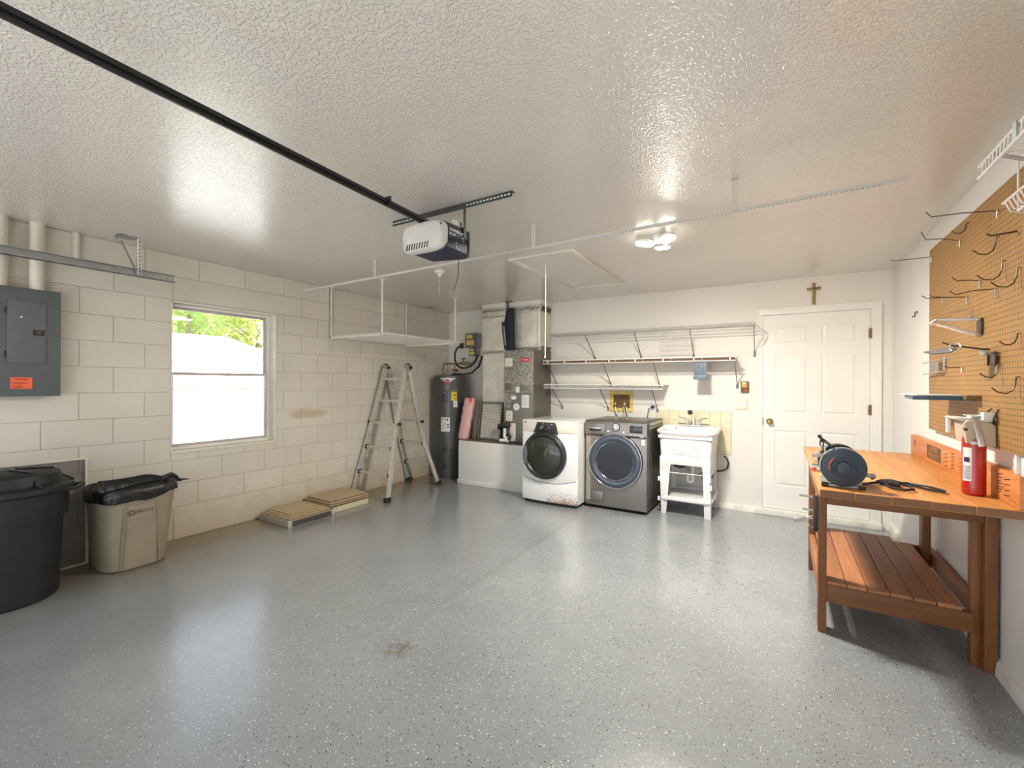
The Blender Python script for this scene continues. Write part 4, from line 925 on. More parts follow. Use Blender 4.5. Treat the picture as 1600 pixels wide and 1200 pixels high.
build('round_sticker', MB().lathe([(.045, 0), (.045, .002)], (-2.895, yf, 1.052), 'y', 24), 'paper', ac, smooth=0, label='round pale sticker')
text('AC', .034, (-2.895, yf-.001, 1.052), (R(90), 0, 0), 'bluegrey', ac)
build('oval_sticker', MB().lathe([(.042, 0), (.042, .0015)], (-2.935, yf-.001, 1.17), 'y', 24, 1.2, .7), 'paper', ac, smooth=0)
build('oval_ring', MB().tube([(-2.935+.050*math.cos(t), yf-.002, 1.17+.030*math.sin(t)) for t in [R(q) for q in range(0, 361, 18)]], .003, 5), 'ink', ac)
build('notice_sheet', MB().box(-3.050, yf-.001, .868, -2.955, yf+.001, 1.0), 'bisque', ac, smooth=0)
ruled(ac, 'y', yf-.001, -3.04, -2.965, .88, .99, 7, h=.002)
build('access_plate', MB().box(-2.99, yf-.006, .605, -2.905, yf+.002, .84), 'louvre', ac, bevel=.003)
build('pipe_stub', MB().tube([(-3.00, yf+.01, .69), (-3.00, yf-.04, .69)], .022, 10), 'dark_rubber', ac)
# drain trap on the plinth
dt = thing('drain_trap', (-3.06, 4.80, PZ), 'white plastic drain trap with black insulation on the plinth', 'drain pipe')
build('pipe', MB().tube([(-3.045, 4.835, .79), (-3.045, 4.81, .78), (-3.045, 4.80, .70), (-3.043, 4.80, .66), (-3.01, 4.80, .645), (-2.985, 4.81, .66)], .020, 10).tube([(-3.10, 4.78, .618), (-2.98, 4.79, .618)], .022, 10), 'white_plastic', dt)
build('insulation', MB().tube([(-3.14, 4.80, .80), (-3.08, 4.79, .815), (-3.02, 4.80, .815), (-2.975, 4.83, .82)], [.02, .036, .038, .024], 10).tube([(-2.99, 4.80, .70), (-2.965, 4.80, .67), (-2.985, 4.80, .635)], .022, 8).tube([(-3.14, 4.79, .77), (-3.10, 4.79, .765)], .018, 8), 'dark_rubber', dt)
# navy bag hanging between the ducts
fb = thing('folded_bag', (-3.06, 4.93, 1.80), 'long navy blue cloth bag hanging between the two foil ducts', 'bag')
build('bag_cloth', MB().loft([ring(-3.035, 4.92, .068, .03, 1.782, 16, 2.6), ring(-3.045, 4.92, .070, .035, 1.95, 16, 2.6), ring(-3.055, 4.93, .068, .04, 2.15, 16, 2.6), ring(-3.050, 4.94, .055, .035, 2.28, 16, 2.4), ring(-3.045, 4.95, .036, .03, 2.345, 16, 2.2)]), 'navy_cloth', fb, smooth=60)
build('side_flap', MB().loft([ring(-3.085, 4.885, .022, .012, 1.80, 12, 3), ring(-3.115, 4.885, .028, .012, 2.05, 12, 3), ring(-3.125, 4.89, .030, .012, 2.16, 12, 3)]), 'navy_cloth', fb, smooth=60)
build('strap', MB().tube([(-3.118, 4.90, 2.15), (-3.10, 4.93, 2.30), (-3.085, 4.95, 2.39)], .007, 6), 'navy_cloth', fb)
build('hook', MB().tube([(-3.085, 4.95, 2.37), (-3.085, 4.95, H-.004)], .004, 6).box(-3.13, 4.94, H-.008, -3.03, 4.96, H), 'dark_metal', fb)
ln = MB()
for i in range(11): z = 2.10-.024*i; ln.box(-3.119+.0028*i, 4.870, z-.008, -3.101+.0028*i, 4.8725, z+.006)
build('printed_lettering', ln, 'louvre', fb, smooth=0)
# pink insulation roll and leaning filter grilles on the plinth
pk = thing('insulation_roll', (-3.66, 4.84, PZ), 'flattened pink insulation bag leaning beside the filter grilles', 'insulation bag')
rg = []
for i in range(14):
    t = i/13; z = PZ+.002+.555*t; cx_ = -3.735+.075*t; cy_ = 4.83+.05*t
    rg.append([(x+.006*math.sin(k*1.3+i*1.9), y+.006*math.sin(k*2.1+i*2.7), z) for k, (x, y, z) in enumerate(ring(cx_, cy_, .080+(-.01 if i in (0, 13) else .004*math.sin(i*2)), .045, z, 24, 2.8))])
build('bag_body', MB().loft(rg), 'pink', pk, smooth=60)
build('red_print', MB().box(-3.72, 4.83, PZ+.556, -3.585, 4.92, PZ+.562).box(-3.640, 4.828, PZ+.50, -3.596, 4.834, PZ+.553), 'pink_cap', pk, smooth=0)
def grille(x0, x1, y, z0, z1, lean_, label, t=.018):
    g_ = thing('filter_grille', ((x0+x1)/2, y, z0), label, 'grille', 'grilles leaning on the return duct')
    def P(x, z, o=0): return (x, y+lean_*(z-z0)/(z1-z0)+o, z)
    b_ = MB()
    b_.bar(P(x0, z0+t/2), P(x1, z0+t/2), .022, t).bar(P(x0, z1-t/2), P(x1, z1-t/2), .022, t).bar(P(x0+t/2, z0), P(x0+t/2, z1), t, .022, (0, 1, 0)).bar(P(x1-t/2, z0), P(x1-t/2, z1), t, .022, (0, 1, 0))
    build('grille_frame', b_, 'pewter', g_, bevel=.002)
    return g_, P
g1, P = grille(-3.530, -3.168, 4.885, PZ+.004, 1.10, .075, 'pewter framed filter grille with cream lattice on the plinth')
b_ = MB()
for i in range(22): z = .625+.0205*i; b_.bar(P(-3.49, z), P(-3.19, z), .006, .010)
for i in range(15): x = -3.485+.0205*i; b_.bar(P(x, .62, -.002), P(x, 1.085, -.002), .005, .006, (0, 1, 0))
build('lattice', b_, 'louvre', g1, kind='stuff', smooth=0)
build('filter_backing', MB().add([P(-3.51, .61, .012), P(-3.185, .61, .012), P(-3.185, 1.09, .012), P(-3.51, 1.09, .012)], [(0, 1, 2, 3)]), 'cabinet_side', g1, smooth=0)
g2, P = grille(-3.600, -3.545, 4.865, PZ+.004, 1.105, .08, 'second narrow pewter grille frame left behind the lattice grille', .012)
build('grille_panel', MB().add([P(-3.592, .605), P(-3.552, .605), P(-3.552, 1.09), P(-3.592, 1.09)], [(0, 1, 2, 3)]), 'cabinet_grey', g2, smooth=0)

# ------------------------------------------------------------------ dryer
dy = thing('clothes_dryer', (-2.207, 4.75, 0), 'white front loading dryer with rust along its foot', 'dryer')
X0, X1, Y0, Y1, Z1 = -2.552, -1.865, 4.415, 5.10, .940
build('cabinet', MB().box(X0, Y0, .035, X1, Y1, Z1-.012), 'white_enamel', dy, bevel=.012, seg=3)
build('top_lid', MB().box(X0-.002, Y0-.002, Z1-.014, X1+.002, Y1+.01, Z1), 'white_enamel', dy, bevel=.006)
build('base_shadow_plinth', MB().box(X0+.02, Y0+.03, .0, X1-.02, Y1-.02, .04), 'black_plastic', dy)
# bowed front: profile in plan
def bow(x, e=0): u = (x-(X0+X1)/2)/((X1-X0)/2); return Y0-.030*(1-u*u)-e
def bowpanel(x0, x1, z0f, z1f, e=0, n=18):
    """plate following the bowed front between two height functions"""
    v = []; f = []
    for i in range(n+1):
        x = x0+(x1-x0)*i/n
        for z, yy in ((z0f(x), bow(x, e)), (z1f(x), bow(x, e)), (z1f(x), Y0+.02), (z0f(x), Y0+.02)): v.append((x, yy, z))
    for i in range(n):
        for k in range(4): f.append((i*4+k, i*4+(k+1) % 4, i*4+4+(k+1) % 4, i*4+4+k))
    f += [(3, 2, 1, 0), (n*4, n*4+1, n*4+2, n*4+3)]
    return MB().add(v, f)
def seam(x): u = (x-(X0+X1)/2)/((X1-X0)/2); return .243+.060*u*u
build('lower_front', bowpanel(X0+.001, X1-.001, lambda x: .038, lambda x: seam(x)-.003), 'rusty', dy, bevel=.003, label='rust spotted lower front panel')
build('upper_front', bowpanel(X0+.001, X1-.001, lambda x: seam(x)+.003, lambda x: .806), 'white_enamel', dy, bevel=.003)
build('front_gap', bowpanel(X0+.004, X1-.004, lambda x: seam(x)-.004, lambda x: seam(x)+.004, -.004), 'ink', dy, smooth=0)
pn = build('control_fascia', bowpanel(X0+.001, X1-.001, lambda x: .810, lambda x: Z1-.016, .002), 'bisque', dy, bevel=.003)
yc = Y0-.030
cp = build('control_panel', MB().prism([(-2.385, .800), (-2.345, .905), (-2.345, .922), (-2.125, .922), (-2.110, .90), (-2.085, .790), (-2.2, .81)], 'y', yc-.012, yc+.01), 'black_plastic', dy, bevel=.004, label='black control panel')
build('dial', MB().lathe([(.012, -.022), (.020, -.020), (.022, 0)], (-2.225, yc-.012, .878), 'y', 20), 'black_gloss', cp)
b_ = MB()
rdd = random.Random(4)
for i in range(22):
    x = -2.33+.18*rdd.random(); z = .845+.065*rdd.random()
    if abs(x+2.225) > .03: b_.box(x, yc-.0132, z, x+rdd.uniform(.006, .02), yc-.012, z+.003)
for t in range(12): a = R(30*t); b_.box(-2.225+.030*math.cos(a)-.002, yc-.0132, .878+.030*math.sin(a)-.002, -2.225+.030*math.cos(a)+.002, yc-.012, .878+.030*math.sin(a)+.002)
build('printed_marks', b_, 'paper', cp, smooth=0)
b_ = MB()
for i in range(8): b_.box(-2.08+.024*i, yc+.0, .87+.01*(i % 2), -2.066+.024*i, yc+.02, .872+.01*(i % 2))
build('small_badge', MB().box(-2.522, bow(-2.51, .0035), .905, -2.497, bow(-2.51), .918), 'ink', dy, smooth=0)
dc = (-2.252, .553)
dd_ = build('door', MB().lathe([(.0, .02), (.262, .02), (.268, .0), (.262, -.030), (.240, -.046), (.222, -.044), (.210, -.030)], (dc[0], yc+.002, dc[1]), 'y', 56), 'black_plastic', dy, smooth=40, label='round door with a black rim')
build('door_glass', MB().lathe([(.213, -.030), (.19, -.040), (.10, -.052), (0, -.056)], (dc[0], yc+.002, dc[1]), 'y', 48), 'doorglass', dd_, smooth=40)
build('door_handle', MB().loft([[(dc[0]+x, yc-.043-e, dc[1]+z) for x, z in ((-.232, .115), (-.205, .095), (-.195, .05), (-.193, 0), (-.197, -.05), (-.207, -.09), (-.235, -.11), (-.250, -.05), (-.254, 0), (-.248, .06))] for e in (0, .007)]), 'slate2', dd_, bevel=.003)
b_ = MB().box(-1.866, 4.55, .12, -1.8635, 4.56, .72).box(-1.866, 4.55, .72, -1.8635, 4.95, .73).box(-1.866, 4.55, .22, -1.8635, 4.95, .23)
build('side_crease', b_, 'white_enamel', dy, smooth=0)

# ------------------------------------------------------------------ washer
wa = thing('washing_machine', (-1.507, 4.87, 0), 'graphite steel front loading washing machine beside the white dryer', 'washing machine')
X0, X1, Y0, Y1, Z1 = -1.842, -1.172, 4.575, 5.24, .958
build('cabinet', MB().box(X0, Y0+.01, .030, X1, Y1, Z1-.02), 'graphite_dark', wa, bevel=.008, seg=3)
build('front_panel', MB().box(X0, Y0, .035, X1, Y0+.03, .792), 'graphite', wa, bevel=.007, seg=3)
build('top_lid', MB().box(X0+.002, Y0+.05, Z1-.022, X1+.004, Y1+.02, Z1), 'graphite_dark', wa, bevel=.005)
build('top_glass', MB().box(X0+.03, Y0+.09, Z1, X1-.03, Y1-.03, Z1+.003), 'graphite', wa, bevel=.001)
build('side_rail', MB().box(X1-.002, Y0+.12, .918, X1+.008, Y1, .945).box(X1-.002, Y0+.10, .885, X1+.007, Y1-.05, .897), 'steel', wa, bevel=.003)
cp = build('control_panel', MB().prism([(Y0-.004, .796), (Y0-.018, .81), (Y0-.012, .945), (Y0+.02, Z1+.001), (Y0+.06, Z1+.001), (Y0+.06, .80)], 'x', X0, X1), 'graphite', wa, bevel=.004)
yp = Y0-.017
dw = build('detergent_drawer', MB().box(X0+.035, yp-.003, .818, X0+.225, yp+.01, .925), 'graphite', cp, bevel=.003)
build('drawer_handle', MB().box(X0+.055, yp-.010, .846, X0+.185, yp-.001, .876), 'black_gloss', dw, bevel=.006)
build('handle_edge', MB().box(X0+.058, yp-.0115, .872, X0+.182, yp-.008, .877), 'chrome', dw)
build('dial', MB().lathe([(.022, -.028), (.027, -.026), (.030, -.004), (.040, -.003), (.041, .003)], (-1.497, yp, .895), 'y', 28), 'chrome', cp, label='chrome program dial')
build('dial_ring', MB().lathe([(.034, -.003), (.043, -.0045), (.046, 0)], (-1.497, yp, .895), 'y', 28), 'black_gloss', cp)
for x in (-1.580, -1.415): build('round_button', MB().lathe([(.012, -.006), (.016, -.004), (.017, .002)], (x, yp, .845), 'y', 18), 'chrome', cp)
ds = build('display', MB().box(-1.345, yp-.0035, .845, -1.215, yp+.004, .918), 'black_gloss', cp, bevel=.002)
b_ = MB()
for i in range(6):
    for j in range(3): b_.box(-1.334+.020*i, yp-.0045, .856+.014*j, -1.322+.020*i, yp-.0035, .859+.014*j)
build('display_marks', b_, 'bluegrey', ds, smooth=0)
text('8.8', .018, (-1.28, yp-.005, .906), (R(90), 0, 0), 'bluegrey', cp)
b_ = MB()
for i in range(9): x = -1.455+.028*(i % 3); z = .92-.017*(i//3); b_.box(x, yp-.001, z, x+.015, yp+.002, z+.002)
for i in range(5): x = -1.335+.026*i; b_.box(x, yp-.002, .822, x+.014, yp+.001, .828)
b_.box(-1.24, yp-.002, .803, -1.205, yp+.002, .810)
build('printed_marks', b_, 'louvre', cp, smooth=0)
build('logo_plate', MB().box(-1.228, Y0-.002, .722, -1.192, Y0+.002, .778), 'paper', wa, smooth=0)
text('LG', .024, (-1.210, Y0-.0028, .752), (R(90), 0, 0), 'ink', wa)
dc = (-1.507, .535)
dd_ = build('door', MB().lathe([(.0, .02), (.292, .02), (.296, .0), (.292, -.022), (.285, -.030)], (dc[0], Y0+.0, dc[1]), 'y', 64), 'black_gloss', wa, smooth=40, label='large round door with a chrome ring')
build('chrome_ring', MB().lathe([(.292, -.020), (.291, -.031), (.283, -.034), (.279, -.028)], (dc[0], Y0, dc[1]), 'y', 64), 'chrome', dd_, smooth=60)
build('tinted_ring', MB().lathe([(.281, -.028), (.262, -.038), (.212, -.036), (.204, -.026)], (dc[0], Y0, dc[1]), 'y', 64), 'ring_blue', dd_, smooth=60)
build('inner_ring', MB().lathe([(.208, -.028), (.204, -.034), (.199, -.028)], (dc[0], Y0, dc[1]), 'y', 64), 'chrome', dd_, smooth=60)
build('door_glass', MB().lathe([(.202, -.026), (.18, -.010), (.12, .004), (.05, .010), (0, .011)], (dc[0], Y0, dc[1]), 'y', 48), 'bowl', dd_, smooth=60)
build('pump_cover', MB().box(-1.775, Y0-.0035, .075, -1.640, Y0+.002, .190), 'graphite', wa, bevel=.002)
build('cover_gap', MB().box(-1.779, Y0-.0015, .071, -1.636, Y0+.002, .194), 'ink', wa, smooth=0)
b_ = MB().box(X1-.004, 4.64, .16, X1+.0035, 4.648, .62).box(X1-.004, 4.75, .16, X1+.0035, 4.758, .62).box(X1-.004, 4.64, .612, X1+.0035, 4.758, .62)
build('side_pressing', b_, 'graphite', wa, smooth=0)
build('reflection_strip', MB().box(X0+.012, Y0-.0012, .085, X0+.060, Y0+.002, .785), 'tan_reflection', wa, smooth=0, label='pale tan reflection painted as a strip')  # tan reflection on the steel, drawn as a coloured strip
for x in (X0+.06, X1-.06):
    for y in (Y0+.06, Y1-.06): build('foot', MB().lathe([(.022, 0), (.024, .012), (.012, .016), (.012, .04)], (x, y, 0), 'z', 12), 'black_plastic', wa)
# hoses and wall box
wbx = thing('washer_outlet_box', (-1.683, YB, 1.01), 'yellowed plastic washer outlet box recessed in the wall', 'outlet box')
build('box_flange', MB().box(-1.828, YB-.010, 1.010, -1.538, YB, 1.058).box(-1.828, YB-.010, 1.222, -1.538, YB, 1.270).box(-1.828, YB-.010, 1.058, -1.782, YB, 1.222).box(-1.578, YB-.010, 1.058, -1.538, YB, 1.222), 'yellow_plastic', wbx, bevel=.003)
build('box_back', MB().box(-1.782, YB-.003, 1.058, -1.578, YB-.001, 1.222), 'brown_dark', wbx, smooth=0)
for x in (-1.745, -1.625):
    build('tap', MB().tube([(x, YB-.003, 1.09), (x, YB-.04, 1.09), (x, YB-.05, 1.07)], .010, 8).lathe([(.018, -.006), (.018, .006)], (x, YB-.045, 1.11), 'y', 10), 'brass', wbx)
for k, (x, x2, lb) in enumerate(((-1.745, -1.69, 'leftmost grey hose from the outlet box down behind the washing machine'), (-1.640, -1.655, 'middle grey hose from the outlet box down behind the washing machine'), (-1.610, -1.58, 'rightmost grey hose from the outlet box down behind the washing machine'))):
    tag(build('water_hose', MB().tube([(x, YB-.045, 1.075), (x+.01, YB-.05, 1.02), (x2, YB-.05, .93), (x2+.02, YB-.04, .75)], .0095, 8), 'steel'), lb, 'hose', 'hoses behind the washing machine')
oc = thing('wall_outlet', (-1.30, YB, 1.07), 'small white wall outlet behind the washing machine', 'outlet')
build('outlet_plate', MB().box(-1.335, YB-.006, 1.045, -1.262, YB, 1.165), 'white_plastic', oc, bevel=.002)
build('socket', MB().box(-1.315, YB-.008, 1.115, -1.282, YB-.005, 1.145).box(-1.315, YB-.008, 1.065, -1.282, YB-.005, 1.095), 'white_plastic', oc, bevel=.002)
tag(build('power_cord', MB().tube([(-1.298, YB-.012, 1.085), (-1.298, YB-.045, 1.09), (-1.34, YB-.05, 1.06), (-1.355, YB-.05, .95), (-1.35, YB-.045, .70)], .005, 6).box(-1.315, YB-.035, 1.07, -1.282, YB-.008, 1.10), 'dark_rubber'), 'black power cord plugged in behind the washing machine', 'cord')

# ------------------------------------------------------------------ backsplash tiles
bs = thing('tile_backsplash', (-.86, YB, .589), 'cream square tile backsplash on the wall behind the laundry sink', 'backsplash')
build('grout_bed', MB().box(-1.263, YB-.006, .588, -.461, YB, 1.055), 'grout', bs, smooth=0)
me_t = None; TS = .108
for r_ in range(5):
    z1 = 1.053-TS*r_; z0 = max(z1-TS, .590)
    if z1-z0 < .012: continue
    for c_ in range(8):
        x1 = -.463-TS*c_; x0 = max(x1-TS, -1.261)
        if x1-x0 < .012: continue
        if me_t is None or (x1-x0 < TS-.001) or (z1-z0 < TS-.001):
            o = build('tile', MB().box(x0+.0012, YB-.0095, z0+.0012, x1-.0012, YB-.005, z1-.0012), 'tile_cream', bs, bevel=.0015, seg=1)
            if me_t is None: me_t = o
        else:
            o = me_t.copy(); col.objects.link(o); o.parent = bs
            o.location = Vector(((x0+x1)/2, YB-.00725, z0+.0012))-wloc(bs)

# ------------------------------------------------------------------ laundry sink
sk = thing('laundry_sink', (-.84, 5.05, 0), 'white plastic laundry sink on tapered legs', 'sink')
SX0, SX1, SY0, SY1 = -1.138, -.545, 4.752, 5.325
FY = 4.79
def rr(x0, x1, y0, y1, z, p=7, n=48, tl=0): 
    return [(x, y, z+tl*(y-y0)/(y1-y0)) for x, y, z in ring((x0+x1)/2, (y0+y1)/2, (x1-x0)/2, (y1-y0)/2, z, n, p)]
basin = MB()
basin.loft([rr(-1.088, -.603, FY-.001, 5.29, .52, 12), rr(-1.105, -.583, FY-.004, 5.30, .78, 12), rr(-1.105, -.583, FY-.004, 5.30, .815), rr(-1.122, -.565, FY-.022, 5.31, .818), rr(SX0+.01, SX1-.01, SY0+.008, SY1, .836, tl=.02),
    rr(SX0, SX1, SY0, SY1, .848, tl=.022), rr(SX0, SX1, SY0, SY1, .862, tl=.026), rr(SX0+.008, SX1-.008, SY0+.008, SY1-.006, .870, tl=.028), rr(SX0+.05, SX1-.05, SY0+.05, SY1-.13, .866, tl=.018), rr(SX0+.06, SX1-.06, SY0+.06, SY1-.14, .85, tl=.01), rr(-1.05, -.64, FY+.05, 5.15, .60)])
build('basin', basin, 'white_plastic', sk, smooth=40)
b_ = MB()
for i in range(10): z = .625+.0165*i; b_.box(-.990+.004*i, FY-.0075, z, -.700, FY+.02, z+.0085)
build('front_rib', b_, 'white_plastic', sk, bevel=.0025)
b_ = MB().box(-1.11, FY-.018, .790, -.580, FY+.0, .822)
build('front_lip', b_, 'white_plastic', sk, bevel=.008, seg=3)
# skirt with arched opening
sk_ = [(-1.092, .455), (-1.092, .60), (-.600, .60), (-.600, .455), (-.672, .455), (-.676, .505), (-.69, .528), (-.972, .528), (-.986, .505), (-.99, .455)]
build('skirt', MB().prism(sk_, 'y', FY-.004, FY+.022), 'white_plastic', sk, bevel=.003).location.z += 0
for x0, x1 in ((-.622, -.600), (-1.092, -1.070)): build('side_skirt', MB().box(x0, FY, .42, x1, 5.30, .56), 'white_plastic', sk, bevel=.003)
def leg(xo, xi_t, xi_b, y0, d, xo_b):
    """L-shaped tapering leg: outer edge xo, inner edge xi (top / foot)"""
    s_ = 1 if xi_t > xo else -1
    t = .010; v = []
    for z, xi, xo_, dd in ((0, xi_b, xo_b, d*.55), (.46, xi_t, xo, d)):
        v += [(xo_, y0, z), (xi, y0, z), (xi, y0+s0*t, z), (xo_+s_*t, y0+s0*t, z), (xo_+s_*t, y0+s0*dd, z), (xo_, y0+s0*dd, z)]
    return MB().add(v, [(5, 4, 3, 2, 1, 0), (6, 7, 8, 9, 10, 11)]+[(k, (k+1) % 6, 6+(k+1) % 6, 6+k) for k in range(6)])
for xo, xit, xib, xob, y0, s0 in ((-1.092, -.99, -1.026, -1.074, FY-.003, 1), (-.600, -.672, -.655, -.594, FY-.003, 1), (-1.088, -1.0, -1.03, -1.078, 5.295, -1), (-.604, -.672, -.65, -.596, 5.295, -1)):
    build('leg', leg(xo, xit, xib, y0, .085, xob), 'white_plastic', sk, bevel=.002)
build('shelf', MB().box(-1.068, FY-.02, .155, -.600, 5.31, .165).box(-1.045, FY-.024, .150, -.640, FY-.012, .192).box(-1.068, 5.30, .155, -.60, 5.31, .195).box(-.607, FY+.03, .155, -.585, 5.29, .192).box(-1.075, FY+.05, .155, -1.065, 5.25, .19), 'white_plastic', sk, bevel=.003)
build('cross_rod', MB().tube([(-1.045, FY+.012, .432), (-.63, FY+.012, .432)], .0045, 6), 'white_plastic', sk)
for z, y in ((.335, FY-.006), (.125, FY-.006)):
    build('leg_clip', MB().box(-1.112, y, z, -1.088, y+.02, z+.045), 'white_plastic', sk, bevel=.003)
build('leg_clip', MB().box(-.606, FY+.004, .29, -.586, FY+.02, .34), 'white_plastic', sk, bevel=.004)
build('clip_slot', MB().box(-.606, FY-.0045, .345, -.600, FY-.002, .375).box(-.603, FY-.0045, .27, -.594, FY-.002, .283), 'ink', sk, smooth=0)
build('drain_pipe', MB().tube([(-.80, 5.02, .53), (-.80, 5.02, .36), (-.802, 5.02, .325), (-.825, 5.02, .31), (-.85, 5.02, .325), (-.852, 5.03, .37), (-.86, 5.10, .40), (-.90, 5.25, .40), (-.92, YB, .40)], .019, 10).lathe([(.045, .50), (.045, .515)], (-.80, 5.02, 0), 'z', 16), 'white_plastic', sk)
ss = MB()
for q in range(5): ss.tube([(-.72+.03*math.sin(q*2.1), 5.06+.05*math.cos(q*1.7), .50), (-.66+.04*math.cos(q), 5.05, .44), (-.72+.05*math.sin(q), 5.04, .37+.02*math.cos(q*3)), (-.64+.02*q/5, 5.10, .36), (-.62, YB-.02, .42)], .006, 6)
build('supply_line', ss, 'dark_rubber', sk)
build('drain_basket', MB().lathe([(.07, .500), (.065, .47), (.03, .455), (0, .454)], (-.93, 5.0, 0), 'z', 20), 'dark_rubber', sk)
tag(build('black_hose', MB().tube([(-.535, YB-.03, .57), (-.505, YB-.03, .555), (-.485, YB-.03, .50), (-.50, YB-.03, .44), (-.545, YB-.03, .41), (-.60, YB-.02, .40)], .0085, 8), 'dark_rubber'), 'black hose looping out at the right of the laundry sink', 'hose')
fc = thing('sink_faucet', (-.835, 5.24, .89), 'chrome two handle faucet on the laundry sink', 'faucet')
build('faucet_base', MB().box(-.925, 5.21, .888, -.745, 5.275, .905), 'chrome', fc, bevel=.006)
build('spout', MB().tube([(-.835, 5.24, .90), (-.835, 5.24, .98), (-.837, 5.235, 1.03), (-.842, 5.21, 1.055), (-.846, 5.17, 1.06), (-.848, 5.14, 1.045)], [.016, .014, .012, .012, .012, .013], 10).lathe([(.020, 1.02), (.024, 1.04), (.020, 1.065), (.0, 1.072)], (-.845, 5.15, 0), 'z', 14), 'chrome', fc)
build('spout_tip', MB().lathe([(.026, -.008), (.026, .0), (.012, .002)], (-.850, 5.125, 1.048), 'y', 14), 'dark_rubber', fc)
for x, s_ in ((-.90, -1), (-.77, 1)):
    build('tap_stem', MB().lathe([(.020, .90), (.014, .93), (.016, .955), (.010, .965)], (x, 5.24, 0), 'z', 14), 'chrome', fc)
    build('tap_lever', MB().tube([(x, 5.24, .965), (x+s_*.03, 5.235, .975), (x+s_*.085, 5.22, .985)], [.008, .006, .007], 8).tube([(x+s_*.01, 5.22, .915), (x+s_*.095, 5.20, .918)], .004, 6), 'chrome', fc)
tag(build('soap_holder', MB().loft([rr(-1.09, -.95, 4.86, 4.97, .874, 4, 24), rr(-1.095, -.945, 4.855, 4.975, .905, 4, 24), rr(-1.085, -.955, 4.865, 4.965, .905, 4, 24), rr(-1.08, -.96, 4.87, 4.96, .88, 4, 24)]), 'white_plastic'), 'small clear soap dish on the left rim of the laundry sink', 'soap dish')

# ------------------------------------------------------------------ wall pieces on the back wall
sw = thing('light_switch', (-.36, YB, 1.08), 'double rocker light switch beside the door', 'light switch')
build('switch_plate', MB().box(-.418, YB-.007, 1.083, -.303, YB, 1.197), 'bisque', sw, bevel=.003)
for x in (-.388, -.334): build('rocker', MB().box(x-.016, YB-.011, 1.105, x+.016, YB-.006, 1.173), 'white_enamel', sw, bevel=.002)
db = thing('wall_button', (-.333, YB, 1.27), 'small brown and brass wall control above the light switch', 'wall control')
build('button_case', MB().box(-.372, YB-.022, 1.268, -.296, YB, 1.388), 'brown_dark', db, bevel=.004)
build('brass_face', MB().box(-.362, YB-.025, 1.318, -.306, YB-.021, 1.380), 'brass', db, bevel=.002)
build('push_button', MB().lathe([(.008, -.004), (.010, 0)], (-.320, YB-.022, 1.29), 'y', 12), 'orange', db)
cr = thing('wall_crucifix', (.273, YB, 2.16), 'small brown crucifix above the door', 'crucifix')
build('cross', MB().box(.261, YB-.014, 2.162, .286, YB-.002, 2.378).box(.215, YB-.014, 2.306, .332, YB-.002, 2.330), 'crossw', cr, bevel=.002)
fg = MB().tube([(.2735, YB-.022, 2.20), (.274, YB-.024, 2.245), (.272, YB-.024, 2.275), (.2735, YB-.026, 2.31)], [.005, .008, .009, .010], 8).tube([(.2735, YB-.024, 2.308), (.24, YB-.02, 2.322), (.222, YB-.018, 2.326)], [.006, .004, .003], 6).tube([(.2735, YB-.024, 2.308), (.307, YB-.02, 2.322), (.325, YB-.018, 2.326)], [.006, .004, .003], 6).lathe([(0, 2.312), (.008, 2.320), (.009, 2.330), (0, 2.340)], (.2735, YB-.026, 0), 'z', 8)
build('figure', fg, 'brass', cr)

# ------------------------------------------------------------------ wire shelves
def brace(par, xf, zf, xw, zw, yf, mat='brace_shaded'):
    b_ = MB().bar((xf, yf, zf), (xw, YB-.006, zw), .008, .011)
    o = build('brace', b_, mat, par, bevel=.002)
    build('brace_foot', MB().box(xw-.012, YB-.012, zw-.035, xw+.012, YB, zw+.006), mat, o, bevel=.003)
SF = 5.045
def wshelf(x0, x1, z, label, step, braces, zw, lip=.035, cap=None, mat='wire_white', bmat='brace_shaded', back=YB-.012):
    t = thing('wire_shelf', ((x0+x1)/2, (SF+YB)/2, z), label, 'shelf', 'shelves above the washer and dryer')
    g_ = MB()
    n = int((x1-x0)/step)
    for i in range(n+1):
        x = x0+(x1-x0)*i/n; g_.tube([(x, back, z), (x, SF, z), (x, SF-.004, z-.008), (x, SF-.004, z-lip)], .0019, 4)
    build('cross_wires', g_, mat, t, kind='stuff')
    for y, zz, r_ in ((back, z-.004, .0035), (SF+.15, z-.004, .003), (SF, z-.003, .004), (SF-.004, z-lip, .0045)):
        build('long_rod', MB().tube([(x0-.004, y, zz), (x1+.004, y, zz)], r_, 6), mat, t)
    for xf, xw in braces: brace(t, xf, z-lip+.004, xw, zw, SF+.004, bmat)
    cl = MB()
    for i in range(5): x = x0+.15+(x1-x0-.3)*i/4; cl.box(x-.008, YB-.02, z-.012, x+.008, YB, z+.006)
    build('wall_clip', cl, 'white_plastic', t)
    return t
w1 = wshelf(-2.585, -.238, 1.985, 'highest and longest wire shelf above the laundry sink', .024, [(-2.053, -2.028), (-1.45, -1.442), (-.849, -.85), (-.24, -.244)], 1.69, .030, mat='wire_shaded')
build('end_brace', MB().tube([(-.245, YB-.01, 1.70), (-.16, YB-.02, 1.79), (-.125, YB-.02, 1.875)], .005, 6).tube([(-.238, SF, 1.98), (-.125, YB-.02, 1.89)], .004, 6), 'wire_white', w1)
